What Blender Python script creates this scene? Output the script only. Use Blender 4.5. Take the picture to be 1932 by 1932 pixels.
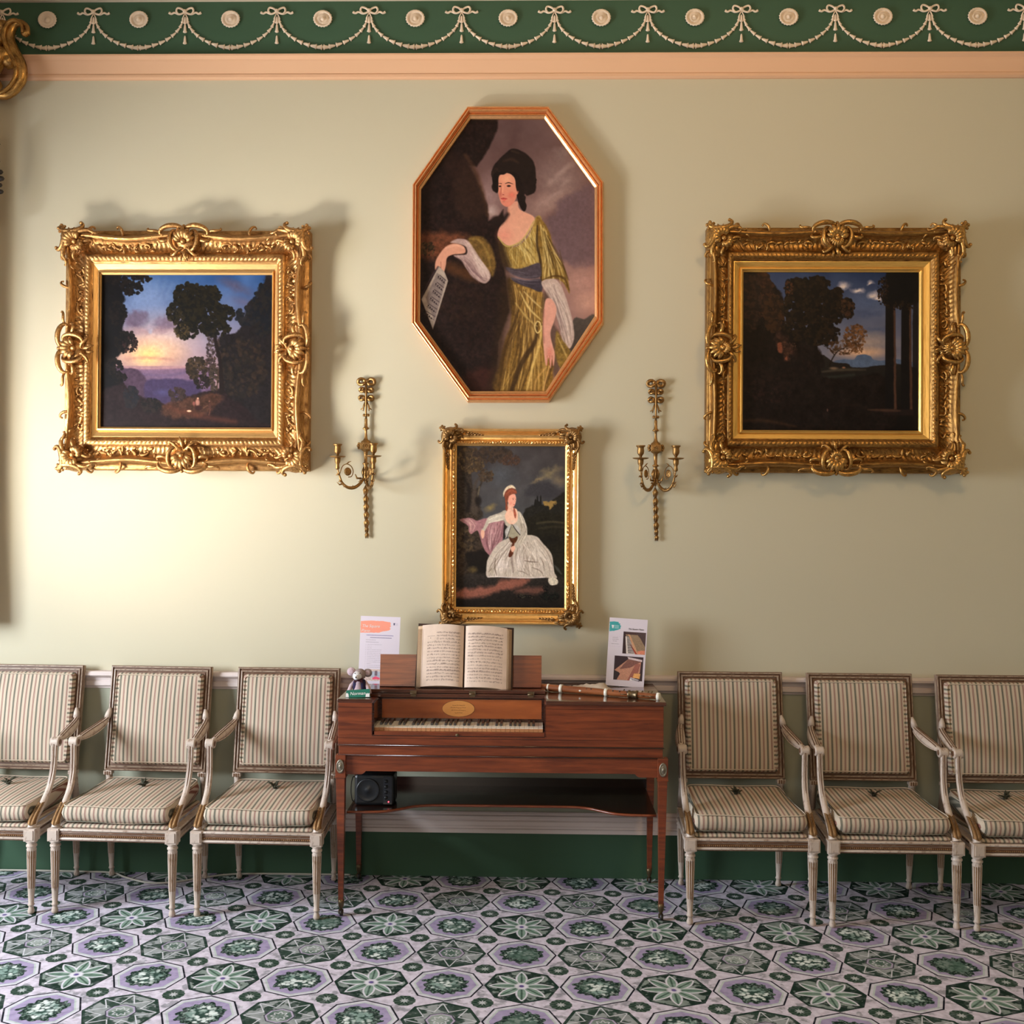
import bpy, bmesh, math, random
import numpy as np
from mathutils import Matrix, Vector

for o in list(bpy.data.objects): bpy.data.objects.remove(o, do_unlink=True)
SC = bpy.context.scene
COL = SC.collection
PI = math.pi

# ------------------------------------------------------------------ camera
YAW, PITCH, ROLL, CAM_H, CAM_Y, FPX = .0214, .006, .0062, 1.6552, -4.92, 2000.0
def cam_axes():
    cy, sy, cp, sp = math.cos(YAW), math.sin(YAW), math.cos(PITCH), math.sin(PITCH)
    right = Vector((cy, sy, 0)); fwd = Vector((-sy*cp, cy*cp, sp)); up = right.cross(fwd)
    cr, sr = math.cos(ROLL), math.sin(ROLL)
    return right*cr + up*sr, -right*sr + up*cr, fwd
CR, CU, CF = cam_axes()
cd = bpy.data.cameras.new('camera'); cam = bpy.data.objects.new('camera', cd); COL.objects.link(cam)
cam.matrix_world = Matrix(((CR.x, CU.x, -CF.x, 0), (CR.y, CU.y, -CF.y, CAM_Y), (CR.z, CU.z, -CF.z, CAM_H), (0, 0, 0, 1)))
cd.sensor_width = 36; cd.sensor_height = 36; cd.lens = 36*FPX/1932; cd.clip_start = .05; cd.clip_end = 60
SC.camera = cam
SC.view_settings.view_transform = 'Standard'
SC.view_settings.look = 'None'
SC.view_settings.exposure = 0.04
SC.view_settings.gamma = 1.0
SC.view_settings.use_curve_mapping = False

def wp(px, py, Y=0.0):
    """point of the plane y = Y seen at photograph pixel px, py"""
    d = CF + CR*((px-966)/FPX) - CU*((py-966)/FPX)
    k = (Y-CAM_Y)/d.y
    return d.x*k, CAM_H + d.z*k

# ------------------------------------------------------------------ light
world = bpy.data.worlds.new('world'); SC.world = world; world.use_nodes = True
wb = world.node_tree.nodes['Background']; wb.inputs[0].default_value = (1.0, .84, .66, 1); wb.inputs[1].default_value = .06

def area(name, loc, target, size, energy, color, size_y=None, spread=180):
    l = bpy.data.lights.new(name, 'AREA'); l.energy = energy; l.color = color
    l.shape = 'RECTANGLE'; l.size = size; l.size_y = size_y or size; l.spread = math.radians(spread)
    o = bpy.data.objects.new(name, l); COL.objects.link(o); o.location = loc
    o.rotation_euler = (Vector(target)-Vector(loc)).to_track_quat('-Z', 'Y').to_euler()
    return o
area('daylight_left_window', (-5.6, -3.2, 2.9), (0, -3.2, 2.7), 4.2, 2350, (.84, .92, 1.0), 3.8)
area('rear_fill', (-1.2, -6.7, 2.6), (.1, 0, 1.9), 1.5, 42, (1.0, .87, .72), 1.6)  # added warm fill behind the camera, no opening in the wall there
area('sun_patch_bounce', (-3.3, -1.7, 1.0), (-1.15, 0, 2.55), .50, 17, (1.0, .91, .80), .50, 62)
area('warm_high_fill', (1.2, -3.0, 3.9), (.6, 0, 2.6), .5, 24, (1.0, .66, .32), .5)  # added warm fill near the ceiling, no lamp fixture behind it

# ------------------------------------------------------------------ material helpers
class E:
    """tiny expression language on Math nodes"""
    nt = None
    def __init__(s, k): s.k = k
    @staticmethod
    def m(op, *a, clamp=False):
        n = E.nt.nodes.new('ShaderNodeMath'); n.operation = op; n.use_clamp = clamp
        for i, x in enumerate(a):
            if isinstance(x, E): E.nt.links.new(x.k, n.inputs[i])
            else: n.inputs[i].default_value = float(x)
        return E(n.outputs[0])
    def __add__(s, o): return E.m('ADD', s, o)
    __radd__ = __add__
    def __sub__(s, o): return E.m('SUBTRACT', s, o)
    def __rsub__(s, o): return E.m('SUBTRACT', o, s)
    def __mul__(s, o): return E.m('MULTIPLY', s, o)
    __rmul__ = __mul__
    def __truediv__(s, o): return E.m('DIVIDE', s, o)
def eabs(a): return E.m('ABSOLUTE', a)
def emin(a, b): return E.m('MINIMUM', a, b)
def emax(a, b): return E.m('MAXIMUM', a, b)
def estep(a, b, w=.01):
    """0 where a<b, 1 where a>b, soft over w"""
    return E.m('MULTIPLY_ADD', a-b, 1/w, .5, clamp=True)
def between(a, lo, hi, w=.006): return estep(a, lo, w)*(1-estep(a, hi, w))
def mixc(f, a, b):
    n = E.nt.nodes.new('ShaderNodeMix'); n.data_type = 'RGBA'; n.clamp_factor = True
    if isinstance(f, E): E.nt.links.new(f.k, n.inputs[0])
    else: n.inputs[0].default_value = f
    for i, x in ((6, a), (7, b)):
        if isinstance(x, tuple): n.inputs[i].default_value = (*x[:3], 1)
        else: E.nt.links.new(x, n.inputs[i])
    return n.outputs[2]
def coords(kind='Object', scale=(1, 1, 1), rot=(0, 0, 0), loc=(0, 0, 0)):
    t = E.nt.nodes.new('ShaderNodeTexCoord'); mp = E.nt.nodes.new('ShaderNodeMapping')
    mp.inputs[1].default_value = loc; mp.inputs[2].default_value = rot; mp.inputs[3].default_value = scale
    E.nt.links.new(t.outputs[kind], mp.inputs[0]); return mp.outputs[0]
def noise(scale, detail=4, vec=None, rough=.55, dist=0):
    n = E.nt.nodes.new('ShaderNodeTexNoise'); n.inputs['Scale'].default_value = scale; n.inputs['Detail'].default_value = detail
    n.inputs['Roughness'].default_value = rough; n.inputs['Distortion'].default_value = dist
    if vec is not None: E.nt.links.new(vec, n.inputs['Vector'])
    return E(n.outputs['Fac'])
def lin(c):
    return tuple(((x/255)/12.92 if x <= 10 else (((x/255)+.055)/1.055)**2.4) for x in c)
def mat(name, color=(.5, .5, .5), rough=.6, metal=0, spec=.5, coat=0, coat_r=.1, emit=None, alpha=1, sheen=0):
    m = bpy.data.materials.new(name); m.use_nodes = True; E.nt = m.node_tree
    b = m.node_tree.nodes['Principled BSDF']
    b.inputs['Base Color'].default_value = (*color, 1); b.inputs['Roughness'].default_value = rough
    b.inputs['Metallic'].default_value = metal; b.inputs['Specular IOR Level'].default_value = spec
    b.inputs['Coat Weight'].default_value = coat; b.inputs['Coat Roughness'].default_value = coat_r
    b.inputs['Sheen Weight'].default_value = 0
    if emit: b.inputs['Emission Color'].default_value = (*emit[0], 1); b.inputs['Emission Strength'].default_value = emit[1]
    return m, b
def setc(b, sock): E.nt.links.new(sock, b.inputs['Base Color'])
def setr(b, e): E.nt.links.new(e.k, b.inputs['Roughness'])
def bump(b, h, strength=.3, dist=.004):
    n = E.nt.nodes.new('ShaderNodeBump'); n.inputs['Strength'].default_value = strength; n.inputs['Distance'].default_value = dist
    E.nt.links.new(h.k, n.inputs['Height']); E.nt.links.new(n.outputs[0], b.inputs['Normal'])

def plaster(name, c1, c2, scale=1.3, rough=.75, bs=.08):
    m, b = mat(name, rough=rough, spec=.3)
    n = noise(scale, 6); setc(b, mixc(E.m('MULTIPLY_ADD', n, 1.6, -.3, clamp=True), c1, c2))
    bump(b, noise(160, 3), bs, .001); return m
def gold(name, c1, c2, rough=.34, amt=.5, metal=.88, scale=30, bs=.25):
    m, b = mat(name, rough=rough, metal=metal)
    n = noise(scale, 6, rough=.7); f = E.m('MULTIPLY_ADD', n, 3.2, -1.6+amt*1.0-.2, clamp=True)
    setc(b, mixc(f, c1, c2)); setr(b, f*.22+rough); bump(b, noise(scale*4, 4), bs, .002); return m
def wood(name, c1, c2, c3, rough=.35, coat=.3, axis=(1, 12, 12), sc=6, coat_r=.12):
    m, b = mat(name, rough=rough, coat=coat, coat_r=coat_r)
    v = coords(scale=axis); n = noise(sc, 7, v, .6, .4); n2 = noise(2.2, 3)
    c = mixc(E.m('MULTIPLY_ADD', n, 3, -1, clamp=True), c1, c2)
    c = mixc(E.m('MULTIPLY_ADD', n2, 2.4, -.9, clamp=True)*.6, c, c3)
    setc(b, c); bump(b, n, .06, .002); return m

M = {}
M['wall'] = plaster('sage_wall_paint', (.555, .505, .370), (.515, .475, .355))
M['dado'] = plaster('sage_dado_paint', (.37, .37, .28), (.34, .345, .26))
M['green'] = plaster('deep_green_paint', (.048, .105, .060), (.040, .088, .050), rough=.6)
M['peach'] = plaster('peach_cornice_paint', (.74, .455, .29), (.70, .43, .27), rough=.7)
M['plaster_cream'] = plaster('cream_plaster_ornament', (.80, .66, .52), (.72, .58, .45), scale=30)
M['white_trim'] = plaster('white_trim_paint', (.68, .58, .55), (.62, .53, .50), rough=.45)
M['ceiling'] = plaster('ceiling_paint', (.75, .68, .58), (.7, .64, .55))
M['gold'] = gold('bright_gilding', (.74, .41, .15), (.16, .065, .02), .26, .66, .9, 24, .5)
M['gold_flat'] = gold('flat_gilding', (.78, .48, .19), (.48, .27, .08), .36, .25, .8, 14, .1)
M['gold_old'] = gold('aged_gilding', (.50, .26, .07), (.10, .045, .015), .28, .66, .88)
M['gold_old_hi'] = gold('aged_gilding_relief', (.66, .37, .11), (.12, .055, .02), .26, .58, .9, 22)
M['gold_old_flat'] = gold('aged_flat_gilding', (.86, .52, .14), (.55, .30, .07), .34, .3, .75, 10, .1)
M['gold_copper'] = gold('reddish_gilding', (.86, .46, .20), (.50, .20, .08), .33, .35, .8, 40, .1)
M['gold_satin'] = gold('satin_gilding', (.90, .55, .20), (.50, .26, .07), .33, .35, .85, 16, .1)
M['bronze'] = gold('dark_gilt_leafwork', (.42, .23, .08), (.07, .035, .015), .35, .62, .85, 50)
M['brass'] = gold('sconce_gilt_brass', (.46, .26, .09), (.10, .05, .02), .28, .6, .95, 60)
M['mahogany'] = wood('mahogany', (.10, .020, .007), (.25, .055, .016), (.15, .032, .010), .36, .18)
M['mahogany_mid'] = wood('figured_mahogany', (.15, .035, .010), (.30, .080, .022), (.20, .045, .012), .32, .12)
M['mahogany_dark'] = wood('dark_mahogany', (.028, .008, .005), (.07, .02, .010), (.04, .012, .006), .22, .6, coat_r=.05)
M['mahogany_top'] = wood('polished_mahogany_top', (.05, .016, .010), (.12, .038, .018), (.08, .025, .012), .22, .9, coat_r=.04)
M['satinwood'] = wood('satinwood', (.27, .065, .015), (.40, .105, .024), (.30, .075, .018), .36, .3, (1, 6, 6))
M['plaque'] = wood('boxwood_plaque', (.60, .25, .06), (.66, .29, .08), (.55, .22, .06), .35, .3, (1, 4, 4))
M['boxwood_key'] = wood('boxwood_key_front', (.50, .22, .09), (.60, .29, .13), (.42, .18, .07), .5, 0)
M['ivory'] = mat('ivory', (.80, .76, .66), .35)[0]
M['shelfwood'] = wood('shelf_dark_wood', (.010, .004, .003), (.022, .008, .005), (.014, .005, .004), .25, .25)
M['ebony'] = mat('ebony', (.02, .014, .012), .35)[0]
M['black'] = mat('black_plastic', (.008, .009, .011), .38)[0]
M['brassdark'] = mat('dark_brass', (.16, .11, .06), .4, .8)[0]
M['pewter'] = mat('pewter_rosette', (.30, .26, .20), .42, .75)[0]
M['rubber'] = mat('caster_wheel', (.02, .016, .014), .5)[0]
M['led'] = mat('red_indicator', (.8, .05, .05), .4, emit=((1, .05, .08), 8))[0]
M['cable'] = mat('cream_cable', (.45, .42, .36), .5)[0]
M['white'] = mat('white_card', (.70, .66, .72), .5)[0]
M['ink'] = mat('black_ink', (.03, .03, .05), .6)[0]
M['green_card'] = mat('green_card', (.005, .16, .10), .5)[0]
M['glass'] = mat('mirror_glass', (.8, .8, .8), .03, 1)[0]
M['cloth'] = plaster('linen_cloth', (.50, .40, .30), (.42, .33, .25), 60)
M['plush'] = plaster('pink_grey_plush', (.62, .46, .50), (.50, .37, .40), 90, .95, .5)
M['plush_grey'] = plaster('grey_plush', (.34, .26, .25), (.27, .21, .20), 90, .95, .5)
M['plush_white'] = plaster('white_plush', (.82, .80, .82), (.72, .70, .72), 90, .95, .5)
M['navy'] = plaster('navy_felt', (.03, .022, .07), (.02, .016, .045), 60, .95)
M['maroon'] = plaster('maroon_felt', (.05, .008, .014), (.035, .006, .01), 60, .9)
M['leafgreen'] = mat('dried_leaf', (.035, .035, .018), .8)[0]
M['calf'] = plaster('brown_leather_cover', (.06, .03, .02), (.04, .02, .014), 30, .6)
M['pageedge'] = plaster('aged_page_edge', (.62, .44, .28), (.42, .27, .16), 60, .8)

def chair_paint(name, c1, c2, thr):
    m, b = mat(name, rough=.45)
    n = noise(45, 6, coords(scale=(1, 1, .5)), .7); setc(b, mixc(E.m('MULTIPLY_ADD', n, 5, thr, clamp=True), c1, c2))
    bump(b, n, .15, .001); return m
M['cpaint'] = chair_paint('worn_cream_paint', (.54, .44, .37), (.20, .105, .06), -2.60)
M['cbrown'] = chair_paint('worn_brown_gilt', (.13, .06, .03), (.28, .19, .13), -2.6)
M['cgilt'] = gold('chair_gilt', (.38, .21, .085), (.12, .06, .025), .42, .55, .6, 60)
M['cback'] = chair_paint('rubbed_back_frame', (.34, .25, .18), (.13, .065, .035), -2.3)

def stripes(name, axis):
    m, b = mat(name, rough=.9, spec=.08)
    t = E.nt.nodes.new('ShaderNodeTexCoord'); sp = E.nt.nodes.new('ShaderNodeSeparateXYZ'); E.nt.links.new(t.outputs['Object'], sp.inputs[0])
    x = E(sp.outputs[axis]); P = .0372
    f = E.m('FRACT', x/P+40.0)
    c = mixc(between(f, .12, .33, .03), (.57, .47, .36), (.060, .062, .050))
    c = mixc(between(f, .20, .26, .02)*.55, c, (.36, .33, .25))
    c = mixc(between(f, .64, .82, .03), c, (.20, .055, .045))
    c = mixc(between(f, .71, .76, .02)*.75, c, (.62, .50, .42))
    c = mixc(between(f, .44, .54, .04)*.35, c, (.62, .42, .34))
    w = noise(900, 2); c = mixc(w*.25, c, (.45, .40, .32)); setc(b, c); bump(b, w, .25, .001); return m
M['stripe'] = stripes('striped_fabric', 0)
M['stripe_side'] = stripes('striped_fabric_turned', 2)

def vcol(name, rough=.45, coat=.0, weave=0, spec=.35):
    m, b = mat(name, rough=rough, coat=coat, coat_r=.25, spec=spec)
    a = E.nt.nodes.new('ShaderNodeVertexColor'); a.layer_name = 'Col'; setc(b, a.outputs[0])
    if weave: bump(b, noise(700, 2), weave, .0006)
    return m
M['oil'] = vcol('oil_paint', .45, 0, .25, .14)
M['print'] = vcol('printed_paper', .55)
M['page'] = vcol('old_music_paper', .75)

# ------------------------------------------------------------------ mesh builder
class MB:
    def __init__(s): s.v = []; s.f = []; s.mi = []; s.sm = []
    def add(s, vs, fs, mi=0, sm=False, T=None):
        n = len(s.v)
        if T is not None: vs = [T @ Vector(p) for p in vs]
        s.v += [tuple(p) for p in vs]
        s.f += [tuple(i+n for i in f) for f in fs]
        s.mi += (mi if isinstance(mi, list) else [mi]*len(fs)); s.sm += [sm]*len(fs)
        return s
    def box(s, c, d, mi=0, T=None):
        x, y, z = c; a, b, h = d[0]/2, d[1]/2, d[2]/2
        vs = [(x+i*a, y+j*b, z+k*h) for k in (-1, 1) for j in (-1, 1) for i in (-1, 1)]
        return s.add(vs, [(0, 2, 3, 1), (4, 5, 7, 6), (0, 1, 5, 4), (2, 6, 7, 3), (0, 4, 6, 2), (1, 3, 7, 5)], mi, False, T)
    def tube(s, pts, rad, n=8, up=None, flat=1.0, mi=0, T=None, cap=True, ridge=0):
        pts = [Vector(p) for p in pts]; N = len(pts)
        rad = list(rad) if hasattr(rad, '__len__') else [rad]*N
        vs = []; prev = None
        for i, p in enumerate(pts):
            t = (pts[min(i+1, N-1)]-pts[max(i-1, 0)])
            if t.length < 1e-9: t = Vector((0, 0, 1))
            t.normalize()
            if up is not None: u = Vector(up)
            else: u = prev if prev is not None else (Vector((0, 0, 1)) if abs(t.z) < .9 else Vector((1, 0, 0)))
            sd = t.cross(u)
            if sd.length < 1e-6: sd = t.cross(Vector((.3, .5, .8)))
            sd.normalize(); ot = sd.cross(t).normalized()
            if up is None: prev = ot
            for k in range(n):
                a = 2*PI*k/n; r = rad[i]*(1+ridge*(k % 2))
                vs.append(p+sd*(r*math.cos(a))+ot*(r*flat*math.sin(a)))
        fs = [(i*n+k, i*n+(k+1) % n, (i+1)*n+(k+1) % n, (i+1)*n+k) for i in range(N-1) for k in range(n)]
        if cap: fs += [tuple(range(n-1, -1, -1)), tuple((N-1)*n+k for k in range(n))]
        return s.add(vs, fs, mi, True, T)
    def lathe(s, prof, n=24, c=(0, 0, 0), mi=0, T=None, flute=None, mif=None, sx=1, sy=1):
        vs = []; fs = []; ms = []
        for j, (r, z) in enumerate(prof):
            for k in range(n):
                a = 2*PI*k/n; rr = r
                if flute and flute[0] <= z <= flute[1]: rr = r*(1-flute[3]*(.5+.5*math.cos(a*flute[2])))
                vs.append((c[0]+sx*rr*math.cos(a), c[1]+sy*rr*math.sin(a), c[2]+z))
        for j in range(len(prof)-1):
            for k in range(n):
                fs.append((j*n+k, j*n+(k+1) % n, (j+1)*n+(k+1) % n, (j+1)*n+k))
                am = 2*PI*(k+.5)/n; zz = (prof[j][1]+prof[j+1][1])/2
                ms.append(mif if (flute and mif is not None and flute[0] <= zz <= flute[1] and math.cos(am*flute[2]) > .35) else mi)
        if prof[0][1] > prof[-1][1]: fs = [f[::-1] for f in fs]
        up = prof[-1][1] > prof[0][1]
        b0 = tuple(range(n)); b1 = tuple((len(prof)-1)*n+k for k in range(n))
        fs += [b0[::-1] if up else b0, b1 if up else b1[::-1]]; ms += [mi, mi]
        return s.add(vs, fs, ms, True, T)
    def ball(s, c, r, n=10, mi=0, T=None, sc=(1, 1, 1), R=None):
        vs = [(0, 0, -1)]; m = max(4, n//2)
        for j in range(1, m):
            b = -PI/2+PI*j/m
            for k in range(n): a = 2*PI*k/n; vs.append((math.cos(b)*math.cos(a), math.cos(b)*math.sin(a), math.sin(b)))
        vs.append((0, 0, 1)); L = len(vs)-1
        fs = [(0, 1+(k+1) % n, 1+k) for k in range(n)]
        for j in range(m-2):
            for k in range(n): a0 = 1+j*n; fs.append((a0+k, a0+(k+1) % n, a0+n+(k+1) % n, a0+n+k))
        a0 = 1+(m-2)*n; fs += [(a0+k, a0+(k+1) % n, L) for k in range(n)]
        X = Matrix.Diagonal((r*sc[0], r*sc[1], r*sc[2], 1))
        if R is not None: X = R @ X
        X = Matrix.Translation(Vector(c)) @ X
        if T is not None: X = T @ X
        return s.add(vs, fs, mi, True, X)
    def loft(s, rings, mi=0, sm=True, closed=True, cap0=False, cap1=False, T=None, mis=None):
        n = len(rings[0]); vs = [p for r in rings for p in r]; fs = []; ms = []
        K = n if closed else n-1
        for j in range(len(rings)-1):
            for k in range(K):
                fs.append((j*n+k, j*n+(k+1) % n, (j+1)*n+(k+1) % n, (j+1)*n+k)); ms.append(mis[j] if mis else mi)
        if cap0: fs.append(tuple(range(n-1, -1, -1))); ms.append(ms[0])
        if cap1: fs.append(tuple((len(rings)-1)*n+k for k in range(n))); ms.append(ms[-1])
        return s.add(vs, fs, ms, sm, T)
    def prism(s, poly, z0, z1, mi=0, T=None):
        n = len(poly); vs = [(x, y, z0) for x, y in poly]+[(x, y, z1) for x, y in poly]
        fs = [tuple(range(n-1, -1, -1)), tuple(range(n, 2*n))]+[(k, (k+1) % n, n+(k+1) % n, n+k) for k in range(n)]
        return s.add(vs, fs, mi, False, T)
    def build(s, name, mats, parent=None, bevel=0, recalc=True, auto=None, loc=None):
        me = bpy.data.meshes.new(name); me.from_pydata(s.v, [], s.f)
        mats = mats if isinstance(mats, (list, tuple)) else [mats]
        for m in mats: me.materials.append(M[m] if isinstance(m, str) else m)
        me.polygons.foreach_set('material_index', s.mi); me.polygons.foreach_set('use_smooth', s.sm)
        if recalc:
            bm = bmesh.new(); bm.from_mesh(me); bmesh.ops.recalc_face_normals(bm, faces=bm.faces); bm.to_mesh(me); bm.free()
        me.update()
        o = bpy.data.objects.new(name, me); COL.objects.link(o)
        if parent: o.parent = parent
        if loc: o.location = loc
        if bevel:
            b = o.modifiers.new('bevel', 'BEVEL'); b.width = bevel; b.segments = 2; b.limit_method = 'ANGLE'; b.angle_limit = math.radians(50)
        return o
def tag(o, label=None, cat=None, group=None, kind=None):
    for k, v in (('label', label), ('category', cat), ('group', group), ('kind', kind)):
        if v: o[k] = v
    return o
def empty(name, loc, label, cat, group=None, rz=0):
    o = bpy.data.objects.new(name, None); COL.objects.link(o); o.location = loc; o.rotation_euler = (0, 0, rz); o.empty_display_size = .1
    return tag(o, label, cat, group)
def copy_tree(o, parent=None):
    c = o.copy(); COL.objects.link(c)
    if parent: c.parent = parent
    for ch in list(o.children): copy_tree(ch, c)
    return c
def text_part(name, body, size, m, T, parent, align='LEFT', shear=0, ext=.0002):
    cu = bpy.data.curves.new(name, 'FONT'); cu.body = body; cu.size = size; cu.align_x = align; cu.shear = shear; cu.extrude = ext
    t = bpy.data.objects.new(name+'_curve', cu); COL.objects.link(t)
    bpy.context.view_layer.update()
    me = bpy.data.meshes.new_from_object(t.evaluated_get(bpy.context.evaluated_depsgraph_get()))
    bpy.data.objects.remove(t, do_unlink=True)
    me.transform(T); me.materials.clear(); me.materials.append(M[m])
    o = bpy.data.objects.new(name, me); COL.objects.link(o); o.parent = parent; return o
# wall-hung things are modelled in (u right, v up, w out of the wall)
UVW = Matrix(((1, 0, 0, 0), (0, 0, -1, 0), (0, 1, 0, 0), (0, 0, 0, 1)))
# ------------------------------------------------------------------ painted surfaces (colours per vertex of a fine grid)
def up_noise(h, w, cells, seed, asp=1.0):
    rs = np.random.RandomState(seed); ny = max(2, int(cells*h/w*asp)+2); nx = int(cells)+2
    g = rs.rand(ny, nx); y = np.linspace(0, ny-1.001, h); x = np.linspace(0, nx-1.001, w)
    yi = y.astype(int); xi = x.astype(int); fy = (y-yi)[:, None]; fx = (x-xi)[None, :]
    fy = fy*fy*(3-2*fy); fx = fx*fx*(3-2*fx)
    a = g[yi][:, xi]; b = g[yi][:, xi+1]; c = g[yi+1][:, xi]; d = g[yi+1][:, xi+1]
    return (a*(1-fx)+b*fx)*(1-fy)+(c*(1-fx)+d*fx)*fy
def fbm(h, w, cells, seed, octs=4, asp=1.0):
    o = np.zeros((h, w)); a = 1; t = 0
    for k in range(octs): o += a*up_noise(h, w, cells*2**k, seed+k*17, asp); t += a; a *= .55
    return o/t
def smooth_poly(p, n=6):
    p = np.array(p, float); N = len(p); out = []
    for i in range(N):
        a, b, c, d = p[i-1], p[i], p[(i+1) % N], p[(i+2) % N]
        for k in range(n):
            t = k/n; out.append(.5*((2*b)+(-a+c)*t+(2*a-5*b+4*c-d)*t*t+(-a+3*b-3*c+d)*t**3))
    return np.array(out)
def smooth_line(p, n=6):
    p = [np.array(q, float) for q in p]; p = [2*p[0]-p[1]]+p+[2*p[-1]-p[-2]]; out = []
    for i in range(1, len(p)-2):
        a, b, c, d = p[i-1:i+3]
        for k in range(n):
            t = k/n; out.append(.5*((2*b)+(-a+c)*t+(2*a-5*b+4*c-d)*t*t+(-a+3*b-3*c+d)*t**3))
    out.append(p[-2]); return np.array(out)
class Canvas:
    def __init__(s, rect, res, bg, seed=1):
        s.x0, s.y0, s.x1, s.y1 = rect; s.w = int((s.x1-s.x0)*res); s.h = int((s.y1-s.y0)*res); s.res = res
        s.c = np.zeros((s.h, s.w, 3)); s.c[:] = bg; s.rs = np.random.RandomState(seed); s.seed = seed
        xs = s.x0+(np.arange(s.w)+.5)/s.w*(s.x1-s.x0); ys = s.y0+(np.arange(s.h)+.5)/s.h*(s.y1-s.y0)
        s.X, s.Y = np.meshgrid(xs, ys); s.o = (0, 0, 1)
        s.nx = (fbm(s.h, s.w, 22, seed+5)-.5); s.ny = (fbm(s.h, s.w, 22, seed+9)-.5); s.fine = fbm(s.h, s.w, 70, seed+3, 3)-.5
    def frame(s, ox, oy, sc): s.o = (ox, oy, sc)      # coordinates of a magnified look at the picture
    def cv(s, p): ox, oy, sc = s.o; return np.array([(ox+x/sc, oy+y/sc) for x, y in p], float)
    def win(s, lo, hi, m):
        i0 = max(0, int((lo[0]-m-s.x0)*s.res)); i1 = min(s.w, int((hi[0]+m-s.x0)*s.res)+2)
        j0 = max(0, int((lo[1]-m-s.y0)*s.res)); j1 = min(s.h, int((hi[1]+m-s.y0)*s.res)+2)
        return (slice(j0, j1), slice(i0, i1)) if i1 > i0 and j1 > j0 else None
    def blend(s, W, a, col, tex=0, grad=None):
        c = np.array(col, float)
        if grad is not None:                              # (axis angle, second colour)
            X, Y = s.X[W], s.Y[W]; ca, sa = math.cos(grad[0]), math.sin(grad[0]); t = X*ca+Y*sa
            lo, hi = t[a > .3].min() if (a > .3).any() else 0, t[a > .3].max() if (a > .3).any() else 1
            t = np.clip((t-lo)/(hi-lo+1e-6), 0, 1)[..., None]; c = c*(1-t)+np.array(grad[1], float)*t
        c = c*(1+tex*2*s.fine[W][..., None])+tex*25*s.nx[W][..., None]
        s.c[W] = s.c[W]*(1-a[..., None])+c*a[..., None]
    def poly(s, p, col, soft=1.2, wob=0, a=1, sm=True, tex=.12, grad=None):
        q = s.cv(p); q = smooth_poly(q, 5) if sm else q; soft = soft; m = soft+wob+2
        W = s.win(q.min(0), q.max(0), m)
        if W is None: return
        X = s.X[W]+s.nx[W]*wob*2; Y = s.Y[W]+s.ny[W]*wob*2; d2 = np.full(X.shape, 1e9); ins = np.zeros(X.shape, bool); n = len(q)
        for i in range(n):
            ax, ay = q[i]; bx, by = q[(i+1) % n]; ex, ey = bx-ax, by-ay; L = ex*ex+ey*ey+1e-12
            t = np.clip(((X-ax)*ex+(Y-ay)*ey)/L, 0, 1); d2 = np.minimum(d2, (X-ax-t*ex)**2+(Y-ay-t*ey)**2)
            if ay != by:
                k = (ay > Y) != (by > Y); ins ^= k & (X < (bx-ax)*(Y-ay)/(by-ay)+ax)
        d = np.sqrt(d2); d = np.where(ins, -d, d); al = np.clip(.5-d/(2*soft+1e-6), 0, 1)*a
        s.blend(W, al, col, tex, grad)
    def ell(s, cx, cy, rx, ry, col, soft=.25, a=1, rot=0, tex=.1, wob=0):
        (cx, cy), = s.cv([(cx, cy)]); rx /= s.o[2]; ry /= s.o[2]; R = max(rx, ry)*1.3+wob
        W = s.win((cx-R, cy-R), (cx+R, cy+R), 1)
        if W is None: return
        X = s.X[W]-cx+s.nx[W]*wob*2; Y = s.Y[W]-cy+s.ny[W]*wob*2; c, n = math.cos(rot), math.sin(rot); U = (X*c+Y*n)/rx; V = (-X*n+Y*c)/ry
        al = np.clip((1-np.sqrt(U*U+V*V))/max(soft, .02)+.5*(soft < .1), 0, 1)*a; s.blend(W, al, col, tex)
    def line(s, p, wd, col, soft=.7, a=1, sm=True, tex=.1):
        q = s.cv(p); q = smooth_line(q) if sm and len(q) > 2 else q; n = len(q)
        wd = np.interp(np.linspace(0, 1, n), np.linspace(0, 1, len(wd)), wd) if hasattr(wd, '__len__') else np.full(n, wd)
        wd = wd/s.o[2]; W = s.win(q.min(0), q.max(0), wd.max()+soft+1)
        if W is None: return
        X, Y = s.X[W], s.Y[W]; d = np.full(X.shape, 1e9)
        for i in range(n-1):
            ax, ay = q[i]; ex, ey = q[i+1]-q[i]; t = np.clip(((X-ax)*ex+(Y-ay)*ey)/(ex*ex+ey*ey+1e-12), 0, 1)
            d = np.minimum(d, np.hypot(X-ax-t*ex, Y-ay-t*ey)-(wd[i]+(wd[i+1]-wd[i])*t)/2)
        s.blend(W, np.clip(.5-d/(2*soft), 0, 1)*a, col, tex)
    def leaves(s, cx, cy, rx, ry, cols, n, r, a=.9, seed=0, soft=.35):
        rs = np.random.RandomState(seed+s.seed*7); n = int(n*2.1); r *= .66
        for k in range(n):
            t = rs.rand()*2*PI; q = math.sqrt(rs.rand()); jr = r*(.5+rs.rand())
            s.ell(cx+rx*q*math.cos(t), cy+ry*q*math.sin(t), jr, jr*(.6+.4*rs.rand()), cols[rs.randint(len(cols))], soft, a, rs.rand()*3, .2)
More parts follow.
